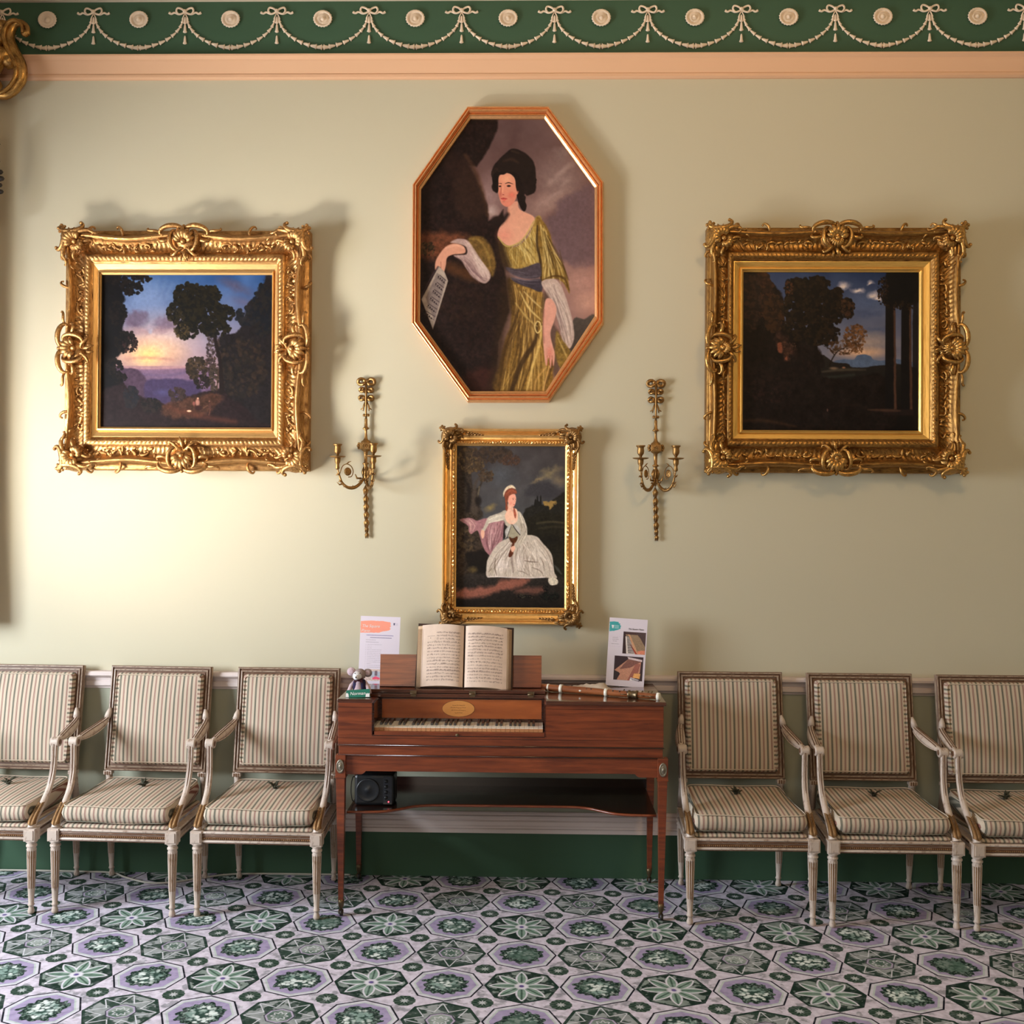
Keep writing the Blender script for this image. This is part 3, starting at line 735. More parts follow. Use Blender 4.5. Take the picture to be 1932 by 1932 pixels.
# ------------------------------------------------------------------ the four paintings
def paint_left():
    s = Canvas((190, 516, 516, 811), 1.05, (60, 90, 140), 11); s.frame(90, 400, 3.788)
    # sky: blue above, mauve clouds, rose glow at the horizon
    t = np.clip((s.Y-519)/(700-519), 0, 1)[..., None]
    s.c[:] = np.array((42, 76, 128))*(1-t)+np.array((150, 122, 128))*t
    n = fbm(s.h, s.w, 6, 4)[..., None]; s.c[:] = s.c+(n-.5)*50
    s.ell(700, 620, 420, 260, (120, 140, 180), 1, .7); s.ell(760, 960, 420, 300, (190, 150, 140), 1, .8)
    s.ell(860, 900, 300, 160, (205, 180, 175), 1, .6, wob=8); s.ell(720, 1010, 330, 150, (240, 185, 130), 1, .85)
    s.ell(720, 1035, 130, 90, (255, 190, 120), 1, .9); s.ell(630, 770, 100, 75, (88, 72, 92), .5, .9, wob=9); s.ell(830, 800, 110, 75, (105, 88, 108), .5, .85, wob=9)
    s.ell(720, 850, 260, 40, (150, 118, 124), .8, .6, wob=6); s.line([(560, 1055), (720, 1045), (900, 1062)], 14, (150, 105, 100), 3, .6)
    s.ell(1340, 520, 190, 50, (80, 72, 96), .9, .8, .4, wob=8); s.ell(1400, 640, 120, 40, (90, 84, 110), .9, .6, .3)
    for k in range(14):
        a = -1.2+k*.17; s.line([(735, 860), (735+400*math.sin(a*.8), 860-380*math.cos(a*.8))], [8, 30], (150, 160, 185), 4, .12, False)
    # distance
    s.poly([(380, 1110), (1200, 1110), (1200, 1560), (380, 1560)], (112, 88, 110), 2, 0, sm=False, grad=(PI/2, (60, 48, 80)))
    s.line([(500, 1118), (760, 1122), (1010, 1112)], 18, (170, 128, 128), 2, .8); s.line([(640, 1165), (860, 1175), (1000, 1150)], 22, (92, 76, 104), 2, .7)
    s.poly([(380, 1140), (560, 1120), (640, 1135), (700, 1190), (760, 1290), (800, 1340), (380, 1360)], (66, 50, 66), 2, 3, tex=.2)
    s.poly([(700, 1230), (860, 1200), (1000, 1205), (1100, 1260), (1100, 1560), (760, 1480)], (58, 48, 76), 2, 3); s.ell(830, 1300, 90, 40, (66, 62, 98), .8, .8)
    # dark foreground
    s.poly([(370, 1180), (450, 1160), (520, 1210), (600, 1290), (700, 1330), (800, 1370), (900, 1380), (1000, 1330), (1120, 1285), (1280, 1270), (1390, 1310), (1610, 1400), (1610, 1560), (370, 1560)], (32, 22, 24), 2, 5, tex=.3)
    s.poly([(820, 1390), (1000, 1335), (1150, 1300), (1260, 1330), (1180, 1420), (1080, 1480), (900, 1480)], (70, 44, 32), 3, 8, .8, tex=.4)
    s.line([(850, 1400), (980, 1440), (1160, 1480), (1350, 1510)], [20, 40, 30], (84, 46, 34), 4, .55)
    s.poly([(1230, 900), (1330, 870), (1400, 800), (1440, 650), (1500, 590), (1520, 510), (1610, 500), (1610, 1480), (1380, 1380), (1260, 1270), (1230, 1090)], (26, 22, 24), 2, 7, tex=.35)
    s.leaves(1440, 740, 90, 70, [(20, 22, 28), (30, 28, 30)], 60, 26); s.leaves(1540, 700, 70, 200, [(18, 20, 26), (30, 27, 26)], 90, 26)
    s.leaves(1400, 1120, 170, 220, [(38, 30, 26), (30, 26, 24), (48, 36, 28), (24, 20, 22)], 150, 28, .7)
    # left tree mass
    s.poly([(370, 440), (500, 440), (520, 560), (560, 700), (540, 850), (600, 930), (500, 1040), (480, 1140), (540, 1220), (420, 1260), (370, 1250)], (14, 12, 14), 2, 6, tex=.2)
    D = [(14, 12, 14), (20, 16, 15), (26, 20, 18)]
    for c in ((560, 470, 180, 45, 90), (600, 540, 80, 50, 50), (500, 720, 65, 90, 60), (560, 930, 80, 80, 80), (480, 1110, 60, 60, 40), (520, 1190, 50, 30, 24)): s.leaves(*c[:4], D, c[4], 20, .95)
    s.leaves(590, 950, 60, 60, [(60, 36, 34), (40, 26, 26)], 22, 12, .7)
    # bushes
    s.leaves(600, 1330, 50, 80, [(26, 26, 32), (34, 30, 32)], 50, 24); s.leaves(740, 1390, 70, 50, [(22, 20, 22), (36, 28, 26)], 50, 22)
    s.leaves(930, 1310, 60, 50, [(52, 40, 38), (40, 32, 32)], 40, 20); s.leaves(1070, 1120, 75, 85, [(62, 48, 34), (44, 36, 28), (34, 28, 24)], 90, 20); s.leaves(1110, 1220, 60, 50, [(26, 22, 22), (40, 30, 26)], 40, 18)
    s.leaves(1170, 1080, 40, 70, [(44, 34, 30), (70, 50, 42)], 26, 12, .7)
    # big tree
    s.leaves(1190, 1010, 50, 170, [(58, 46, 42), (44, 34, 32), (34, 26, 26)], 60, 18, .7)
    s.leaves(1195, 1190, 32, 100, [(50, 42, 36), (34, 30, 26), (62, 50, 42)], 50, 16, .85)
    s.line([(1190, 850), (1210, 960), (1235, 1060), (1245, 1180), (1252, 1290)], [16, 26, 26, 30, 40], (26, 18, 18), 1.2); s.line([(1225, 1130), (1220, 1220), (1215, 1280)], 9, (60, 44, 34), 1)
    for c in ((1010, 600, 110, 100, 130), (1150, 590, 90, 70, 90), (980, 720, 130, 90, 120), (1130, 730, 150, 110, 150), (1270, 720, 70, 60, 60), (1000, 850, 80, 60, 60), (1200, 830, 110, 60, 80), (1110, 660, 130, 130, 120)):
        s.leaves(*c[:4], [(16, 15, 14), (24, 21, 16), (32, 27, 18)], c[4], 22, .96)
    s.leaves(960, 850, 60, 50, [(72, 58, 34), (50, 42, 28)], 26, 14, .7); s.leaves(920, 740, 60, 70, [(48, 40, 26)], 18, 14, .6)
    # figures on the road
    s.ell(1078, 1370, 20, 32, (150, 104, 92), .5); s.ell(1080, 1340, 9, 9, (190, 140, 120), .5); s.ell(1052, 1378, 12, 20, (120, 70, 64), .5); s.ell(1018, 1432, 20, 9, (220, 170, 140), .5)
    s.ell(1085, 1410, 34, 22, (44, 24, 24), .4); s.ell(1165, 1395, 12, 28, (70, 44, 38), .4); s.ell(1163, 1360, 7, 8, (110, 72, 60), .5); s.line([(1170, 1420), (1160, 1460)], 6, (90, 56, 46), .7); s.line([(1120, 1410), (1150, 1390)], 4, (110, 76, 60), .7)
    return s
def paint_right():
    s = Canvas((1398, 511, 1736, 815), 1.05, (30, 42, 70), 23); s.frame(1310, 400, 3.645)
    t = np.clip((s.Y-513)/(690-513), 0, 1)[..., None]
    s.c[:] = np.array((34, 46, 74))*(1-t)+np.array((104, 100, 110))*t; s.c[:] += (fbm(s.h, s.w, 5, 8)[..., None]-.5)*34
    s.ell(1190, 620, 220, 110, (64, 76, 104), 1, .7, wob=8); s.ell(1200, 900, 260, 90, (140, 120, 108), 1, .8, wob=6); s.ell(1150, 965, 240, 50, (196, 150, 112), 1, .9)
    for x, y, a, b_ in ((1035, 500, 60, 34), (1130, 528, 60, 26), (1240, 565, 60, 34), (1215, 480, 36, 18), (1270, 590, 50, 26)): s.ell(x, y, a, b_, (150, 140, 146), .7, .85, wob=7); s.ell(x-6, y+6, a*.5, b_*.5, (204, 184, 168), .8, .7, wob=5)
    s.ell(1200, 700, 150, 30, (50, 58, 84), .9, .6, wob=6); s.ell(1260, 800, 100, 26, (56, 64, 88), .9, .6, wob=6)
    s.poly([(960, 1030), (1040, 1010), (1100, 1015), (1125, 985), (1175, 980), (1215, 990), (1235, 1015), (1300, 1020), (1400, 1012), (1540, 1040), (1540, 1090), (960, 1090)], (66, 78, 100), .8, 1)
    s.poly([(860, 1010), (960, 1035), (1060, 1040), (1120, 1070), (1540, 1078), (1540, 1520), (860, 1520)], (26, 22, 20), 1, 2, grad=(PI/2, (9, 6, 6)))
    s.line([(880, 1100), (1020, 1085), (1180, 1085)], [8, 20, 8], (74, 66, 52), 2, .6); s.ell(960, 1075, 40, 14, (120, 96, 74), .7, .7); s.ell(1030, 1070, 16, 9, (150, 100, 74), .6, .7); s.line([(900, 1140), (1010, 1130), (1100, 1120)], 10, (52, 62, 52), 3, .5)
    s.poly([(320, 400), (430, 400), (600, 560), (620, 760), (820, 900), (900, 1040), (860, 1120), (1000, 1150), (1320, 1140), (1320, 1520), (320, 1520)], (17, 11, 10), 2, 6, tex=.5)
    s.leaves(450, 560, 90, 160, [(34, 20, 14), (48, 28, 18), (26, 16, 12)], 150, 24); s.leaves(385, 620, 60, 200, [(22, 15, 13), (38, 24, 18)], 110, 24); s.leaves(540, 700, 70, 130, [(44, 27, 16), (28, 18, 13)], 110, 22)
    D = [(13, 10, 9), (20, 14, 10), (28, 19, 12)]
    for c in ((690, 520, 70, 70, 80), (830, 500, 100, 60, 100), (740, 650, 140, 110, 160), (870, 640, 120, 120, 140), (960, 660, 70, 110, 90), (1040, 660, 60, 70, 50), (760, 790, 150, 100, 150), (880, 840, 120, 80, 110), (980, 560, 40, 40, 24)): s.leaves(*c[:4], D, c[4], 24, .96)
    s.leaves(650, 520, 30, 50, [(70, 40, 24)], 12, 12, .6); s.leaves(1050, 650, 50, 60, [(54, 34, 22), (40, 26, 18)], 24, 16, .7)
    s.leaves(1110, 850, 80, 80, [(78, 50, 28), (56, 36, 22), (96, 62, 34)], 90, 15, .75); s.leaves(1020, 930, 110, 50, [(50, 33, 20), (72, 46, 27)], 60, 14, .7); s.leaves(1120, 940, 50, 30, [(80, 52, 30)], 26, 11, .7)
    s.line([(930, 1060), (950, 1010), (985, 960), (1040, 930)], [9, 8, 5], (22, 14, 10), .8); s.line([(965, 985), (930, 940), (890, 920)], [5, 3], (22, 14, 10), .7); s.line([(835, 930), (850, 1040), (860, 1110)], [24, 20, 24], (14, 9, 8), 1)
    s.poly([(560, 820), (640, 880), (690, 960), (650, 1020), (590, 980)], (48, 30, 24), 3, 8, .8, tex=.5); s.poly([(568, 905), (595, 905), (600, 965), (575, 965)], (112, 62, 44), 1.2, 2, .8); s.poly([(612, 975), (632, 980), (636, 1020), (616, 1020)], (104, 58, 42), 1.2, 2, .8); s.leaves(640, 930, 60, 50, [(70, 46, 34), (40, 26, 20)], 26, 10, .6)
    s.leaves(520, 1230, 160, 90, [(34, 20, 18), (24, 15, 14)], 60, 18, .5); s.leaves(600, 1100, 230, 120, [(24, 15, 13), (15, 10, 10)], 80, 24, .6)
    # columns with ivy at the right
    for x0, x1 in ((1318, 1385), (1428, 1495)):
        s.poly([(x0, 600), (x1, 600), (x1+8, 1370), (x0-2, 1370)], (13, 10, 11), .8, 0, sm=False); s.poly([(x1-12, 640), (x1, 640), (x1+12, 1360), (x1-6, 1360)], (74, 48, 36), 1.2, 1.5, .8, sm=False); s.poly([(x0-12, 1360), (x1+24, 1360), (x1+26, 1400), (x0-12, 1400)], (24, 16, 15), 1, 0, sm=False)
    s.poly([(1340, 400), (1545, 400), (1545, 620), (1310, 620), (1320, 520)], (11, 9, 10), 1.5, 4); s.leaves(1300, 540, 36, 100, [(22, 15, 12), (40, 26, 18), (14, 10, 10)], 50, 14, .9); s.leaves(1420, 640, 100, 30, D, 40, 14, .9); s.poly([(1508, 640), (1545, 640), (1545, 1400), (1515, 1400)], (16, 12, 13), 1, 1, .9)
    s.line([(1200, 1362), (1330, 1365), (1420, 1368)], [6, 20, 8], (74, 50, 38), 2, .7); s.line([(330, 1440), (500, 1442), (700, 1480)], [14, 22, 8], (56, 36, 22), 3, .6); s.line([(930, 1345), (1100, 1330), (1180, 1350)], 9, (30, 19, 16), 3, .7)
    s.ell(918, 1365, 6, 14, (70, 50, 44), .5)
    return s
def paint_octagon():
    s = Canvas((789, 221, 1127, 741), 1.3, (100, 78, 80), 31); s.frame(750, 180, 3.219)
    # sky
    n = fbm(s.h, s.w, 5, 3, 5)[..., None]; t = np.clip((s.Y-224)/(620-224), 0, 1)[..., None]
    s.c[:] = np.array((88, 66, 66))*(1-t)+np.array((150, 112, 104))*t; s.c[:] += (n-.5)*46
    s.ell(980, 500, 220, 190, (146, 122, 118), 1, .75, .4, wob=10); s.ell(900, 650, 200, 90, (166, 136, 128), 1, .7, -.3, wob=8); s.ell(1000, 350, 80, 60, (128, 108, 106), .8, .6, wob=10); s.ell(560, 600, 120, 170, (150, 122, 122), 1, .8, wob=6); s.ell(570, 700, 60, 50, (190, 168, 162), 1, .8, wob=5)
    s.poly([(1200, 560), (1100, 580), (980, 640), (960, 720), (900, 760), (940, 900), (1000, 1010), (1200, 1010)], (98, 76, 82), 5, 8, .85); s.ell(1120, 1130, 170, 150, (178, 134, 122), 1, .85, wob=6); s.ell(1150, 1260, 120, 90, (196, 150, 132), 1, .8)
    for k, (x, y) in enumerate(((990, 470), (1030, 430), (930, 520), (1010, 530), (960, 600))): s.ell(x, y, 70, 22, (176, 152, 144), 1, .35, -.6, wob=6)
    s.poly([(1060, 1375), (1130, 1360), (1205, 1350), (1205, 1700), (1000, 1700)], (74, 66, 60), 1.5, 2, grad=(PI/2, (50, 40, 38)))
    # dark rock and tree at the left
    s.poly([(120, 120), (610, 120), (600, 210), (550, 320), (480, 430), (430, 420), (500, 540), (545, 660), (552, 760), (610, 730), (640, 690), (660, 800), (620, 900), (660, 1100), (680, 1300), (620, 1500), (600, 1820), (120, 1820)], (30, 18, 16), 2, 2, sm=False, tex=.5)
    s.line([(410, 360), (470, 460), (515, 590), (548, 730)], [14, 24, 22, 6], (84, 54, 36), 4, .75); s.poly([(420, 400), (500, 560), (530, 720), (400, 740), (330, 560)], (46, 29, 23), 8, 4, .8); s.poly([(300, 350), (420, 380), (430, 440), (300, 500)], (40, 24, 20), 6, 5, .7)
    s.poly([(130, 840), (260, 830), (440, 850), (330, 920), (240, 990), (130, 960)], (104, 58, 36), 7, 5, .8, tex=.3); s.leaves(180, 930, 60, 40, [(54, 42, 24), (34, 26, 18), (80, 56, 34)], 50, 13, .8); s.poly([(300, 1010), (420, 1050), (500, 1130), (420, 1120), (300, 1060)], (84, 50, 26), 6, 4, .7)
    s.leaves(380, 1250, 160, 120, [(44, 28, 22), (36, 23, 18)], 40, 26, .5); s.poly([(430, 1680), (600, 1660), (640, 1800), (450, 1800)], (58, 28, 22), 8, 4, .7)
    # skirt
    s.poly([(672, 1110), (760, 1130), (860, 1170), (900, 1260), (910, 1420), (960, 1560), (950, 1680), (900, 1800), (600, 1800), (620, 1640), (650, 1500), (690, 1380), (680, 1240)], (112, 82, 34), 2.5, 2, tex=.25, grad=(0, (134, 100, 44)))
    s.poly([(640, 1120), (705, 1120), (700, 1300), (665, 1480), (640, 1660), (590, 1800), (560, 1800), (600, 1500)], (44, 29, 18), 9, 3, .8)
    s.folds(([(700, 1140), (720, 1300), (690, 1480), (640, 1790)], [(890, 1200), (890, 1400), (900, 1600), (890, 1790)]), (216, 176, 104), 64, 1, (3, 11), .6)
    s.folds(([(690, 1160), (700, 1320), (660, 1500), (620, 1790)], [(880, 1200), (870, 1400), (930, 1600), (900, 1790)]), (66, 44, 20), 46, 2, (5, 16), .6)
    s.line([(850, 1380), (835, 1500), (760, 1620), (700, 1790)], [10, 26, 32, 24], (54, 36, 18), 2, .85); s.line([(880, 1400), (862, 1520), (825, 1640), (790, 1790)], [12, 14, 12, 10], (206, 172, 100), 1.2, .85); s.line([(905, 1650), (850, 1720), (835, 1790)], 10, (196, 150, 84), 1.2, .7); s.line([(925, 1640), (900, 1740), (890, 1795)], 8, (206, 160, 96), 1, .8)
    s.line([(850, 1370), (835, 1400), (850, 1440), (872, 1420), (868, 1380), (850, 1370)], 7, (224, 196, 130), 1, .9); s.line([(745, 1190), (800, 1290), (870, 1360)], [5, 12, 6], (214, 186, 120), 1.4, .8); s.line([(770, 1190), (830, 1250), (875, 1290)], [5, 10, 4], (224, 196, 134), 1.4, .7); s.line([(720, 1260), (790, 1350), (850, 1400)], [5, 10, 5], (196, 166, 100), 1.6, .7)
    # bodice and right sleeve
    s.poly([(620, 850), (700, 920), (790, 860), (835, 740), (870, 740), (860, 850), (865, 1050), (760, 1060), (660, 1040), (620, 950)], (138, 108, 50), 1.6, 1, tex=.18, grad=(0, (164, 134, 68)))
    s.folds(([(650, 920), (670, 980), (700, 1040)], [(830, 800), (850, 900), (850, 1030)]), (222, 200, 136), 34, 3, (3, 8), .6); s.folds(([(640, 900), (660, 980), (690, 1040)], [(820, 860), (850, 950), (855, 1040)]), (84, 64, 28), 24, 4, (3, 8), .5)
    s.poly([(600, 860), (630, 860), (660, 960), (690, 1050), (650, 1060), (600, 960)], (40, 26, 18), 5, 2, .85)
    s.poly([(840, 742), (880, 760), (920, 830), (950, 940), (1000, 1020), (1035, 1120), (1044, 1200), (1000, 1130), (940, 1110), (875, 1135), (860, 1000), (850, 880)], (124, 94, 40), 1.4, 1, tex=.2)
    s.folds(([(860, 780), (880, 900), (880, 1000), (890, 1110)], [(910, 830), (960, 960), (1000, 1050), (1030, 1150)]), (222, 196, 130), 30, 5, (4, 11), .65); s.folds(([(858, 800), (866, 900), (870, 1000), (880, 1110)], [(920, 850), (970, 960), (1010, 1050), (1030, 1120)]), (70, 50, 20), 26, 6, (3, 9), .6)
    s.line([(848, 790), (846, 900), (868, 1010), (872, 1120)], [8, 14, 14, 10], (50, 34, 18), 1.3, .85); s.line([(880, 1120), (950, 1095), (1010, 1110), (1040, 1180)], [6, 12, 14, 6], (74, 50, 20), 1.2, .8)
    # shoulders, chest, neck
    s.poly([(672, 668), (725, 640), (742, 690), (830, 740), (800, 820), (740, 890), (680, 912), (640, 890), (608, 850), (625, 790), (668, 740)], (208, 146, 124), 1.2, 0, tex=.04, grad=(.6, (216, 158, 132)))
    s.ell(650, 850, 70, 60, (208, 122, 108), 1, .5); s.ell(700, 700, 30, 60, (196, 146, 122), 1, .4); s.line([(672, 690), (676, 730), (660, 770)], [10, 8, 4], (160, 104, 84), 2, .5)
    s.line([(612, 858), (650, 906), (690, 912), (760, 872), (828, 760)], 7, (186, 162, 92), 1, .9); s.line([(600, 760), (625, 770), (668, 720)], [60, 30, 20], (30, 19, 17), 3, .9)
    # sash
    s.poly([(660, 1042), (740, 1052), (850, 1015), (868, 1040), (865, 1100), (780, 1110), (690, 1080)], (70, 60, 68), 1.4, 1, tex=.2); s.poly([(690, 1105), (780, 1120), (868, 1115), (875, 1190), (800, 1165), (730, 1140)], (58, 50, 60), 1.4, 1, tex=.2)
    s.folds(([(670, 1055), (760, 1075), (850, 1045)], [(700, 1110), (790, 1140), (870, 1150)]), (104, 94, 104), 12, 7, (3, 6), .6)
    # left arm, white sleeve lining, hand with sheet of music
    s.poly([(430, 870), (510, 855), (570, 920), (600, 1020), (580, 1100), (540, 1060), (480, 980)], (104, 78, 38), 2.5, 2, tex=.3); s.line([(440, 870), (500, 880), (550, 960), (565, 1040)], [6, 10, 14, 8], (150, 122, 62), 2, .6)
    s.poly([(325, 890), (370, 870), (430, 880), (480, 950), (520, 1010), (568, 1090), (535, 1140), (470, 1110), (420, 1050), (390, 1000), (345, 970), (420, 965), (420, 920), (380, 900)], (168, 140, 134), 1.3, 1, tex=.12)
    s.folds(([(400, 890), (450, 980), (500, 1060), (530, 1120)], [(440, 890), (490, 970), (540, 1050), (560, 1090)]), (206, 184, 174), 16, 8, (4, 10), .6); s.folds(([(350, 975), (410, 1020), (450, 1080), (500, 1130)], [(420, 980), (460, 1030), (500, 1080), (550, 1120)]), (104, 78, 80), 12, 9, (4, 9), .6)
    s.poly([(260, 960), (300, 915), (350, 898), (405, 915), (412, 955), (340, 965), (305, 985), (298, 1030), (285, 1078), (272, 1075), (262, 1040), (235, 1060), (235, 1010)], (200, 142, 118), 1.1, 0, tex=.05); s.line([(300, 925), (360, 908), (400, 925)], 10, (220, 168, 142), 1.5, .6); s.line([(268, 1010), (270, 1070)], 3, (140, 84, 70), .8, .8)
    s.poly([(255, 1035), (290, 1070), (312, 1125), (222, 1420), (152, 1238)], (156, 140, 128), .9, 0, sm=False); s.poly([(245, 1075), (298, 1120), (232, 1372), (178, 1228)], (118, 104, 100), 1.2, 0, sm=False)
    for r in range(6):
        y = 1100+r*44; s.line([(262-r*16, y-10), (298-r*13, y+22)], 4, (50, 40, 42), .8, .8, False); s.line([(250-r*16, y+6), (292-r*13, y+42)], 3, (60, 48, 48), .8, .8, False)
        for q in range(4): s.ell(254-r*15+q*11, y+q*11, 5, 7, (46, 36, 38), .4)
    s.line([(150, 1225), (200, 1120), (250, 1040)], [3, 10], (60, 46, 52), 1.2, .8)
    # right lower arm, white lining
    s.poly([(875, 1130), (940, 1112), (985, 1140), (1020, 1220), (1050, 1320), (1072, 1420), (1066, 1500), (1040, 1535), (1000, 1480), (980, 1380), (940, 1270), (900, 1190)], (182, 158, 148), 1.2, 1, tex=.1)
    s.folds(([(890, 1140), (940, 1250), (990, 1380), (1020, 1500)], [(970, 1140), (1010, 1240), (1050, 1380), (1060, 1480)]), (214, 196, 184), 16, 10, (5, 12), .6); s.folds(([(900, 1180), (950, 1290), (990, 1420), (1020, 1510)], [(960, 1150), (1020, 1280), (1050, 1400), (1062, 1480)]), (120, 98, 96), 12, 11, (4, 9), .6)
    s.poly([(892, 1190), (935, 1250), (960, 1310), (950, 1380), (985, 1450), (1000, 1560), (985, 1680), (950, 1700), (940, 1560), (890, 1500), (880, 1300)], (72, 54, 46), 3, 2, .75)
    s.poly([(900, 1240), (935, 1235), (965, 1290), (955, 1360), (930, 1440), (945, 1520), (958, 1570), (950, 1640), (940, 1600), (932, 1655), (920, 1590), (905, 1640), (892, 1560), (885, 1450), (888, 1330)], (210, 150, 132), 1.1, 0, tex=.05); s.ell(925, 1560, 26, 50, (204, 116, 98), .8, .6); s.line([(890, 1300), (886, 1400), (892, 1500)], [8, 6], (150, 96, 84), 1.5, .7)
    for x in (915, 930, 945): s.line([(x-4, 1580), (x-2, 1640)], 4, (160, 82, 66), .8, .7)
    s.poly([(965, 1430), (1000, 1480), (1060, 1580), (1000, 1660), (960, 1560)], (120, 94, 44), 2, 2, tex=.3); s.line([(975, 1470), (1030, 1590)], [6, 12], (190, 160, 96), 1.3, .7)
    # head
    s.poly([(604, 440), (588, 500), (570, 480), (585, 420), (640, 360), (690, 322), (740, 330), (800, 370), (832, 430), (838, 520), (832, 580), (790, 605), (770, 600), (772, 690), (755, 695), (735, 650), (728, 590), (700, 560), (640, 480), (615, 520), (608, 585), (580, 575), (572, 545), (590, 510)], (28, 18, 17), 1.2, 1.2, tex=.3)
    s.ell(710, 440, 115, 100, (30, 20, 18), .12, 1, wob=1.5)
    s.leaves(600, 480, 24, 40, [(28, 18, 17), (40, 26, 22)], 30, 14, .9); s.leaves(810, 520, 26, 60, [(28, 18, 17)], 26, 16, .9); s.line([(640, 395), (690, 385), (730, 405)], [4, 16, 6], (70, 46, 32), 3, .6); s.line([(690, 335), (730, 345)], 10, (64, 46, 32), 2, .6)
    s.frame(900, 260, 8.779)
    s.poly([(500, 572), (440, 600), (375, 610), (350, 680), (345, 760), (350, 900), (375, 1010), (410, 1090), (480, 1135), (540, 1125), (610, 1060), (655, 960), (670, 900), (640, 800), (635, 720), (610, 650), (560, 600)], (218, 150, 122), .9, 0, tex=.03, grad=(PI/2, (206, 124, 104)))
    s.ell(480, 680, 110, 70, (232, 176, 140), 1, .6); s.ell(570, 940, 80, 70, (206, 96, 82), 1, .75); s.ell(385, 930, 40, 80, (160, 74, 62), 1, .6); s.ell(520, 1080, 70, 50, (214, 126, 108), 1, .5)
    s.line([(355, 745), (400, 750)], [6, 12], (40, 22, 20), .5); s.line([(462, 750), (520, 735), (590, 757)], [8, 17, 5], (40, 22, 20), .5); s.ell(378, 795, 27, 17, (50, 26, 24), .35); s.ell(522, 790, 40, 21, (60, 34, 32), .35); s.ell(378, 793, 12, 12, (14, 8, 10), .3); s.ell(523, 790, 15, 15, (14, 8, 10), .3)
    s.line([(400, 780), (394, 860), (388, 915)], [10, 14, 10], (176, 98, 80), .9, .8); s.ell(435, 925, 34, 20, (222, 140, 120), .6, .8); s.ell(432, 934, 22, 9, (130, 50, 44), .5, .8); s.line([(425, 800), (420, 900)], 10, (240, 180, 148), 1, .6)
    s.line([(395, 1000), (435, 995), (495, 1003)], [10, 20, 8], (150, 34, 40), .6, .95); s.line([(415, 1015), (450, 1022), (480, 1010)], [10, 18, 8], (196, 66, 66), .7, .8); s.ell(440, 1050, 34, 12, (170, 84, 72), .8, .6)
    s.poly([(345, 640), (360, 600), (430, 590), (470, 575), (430, 560), (330, 560), (250, 640), (270, 820), (300, 880), (345, 880), (350, 760)], (22, 14, 14), .9, .6, tex=.3); s.poly([(500, 572), (580, 600), (625, 670), (650, 860), (700, 900), (720, 700), (620, 560)], (24, 15, 14), 1, .6, tex=.3)
    s.ell(672, 890, 16, 26, (196, 110, 92), .6, .7); s.poly([(655, 940), (700, 930), (800, 960), (795, 1050), (815, 1120), (790, 1200), (755, 1195), (700, 1110), (670, 1020)], (24, 15, 14), 1, .8, tex=.3)
    return s
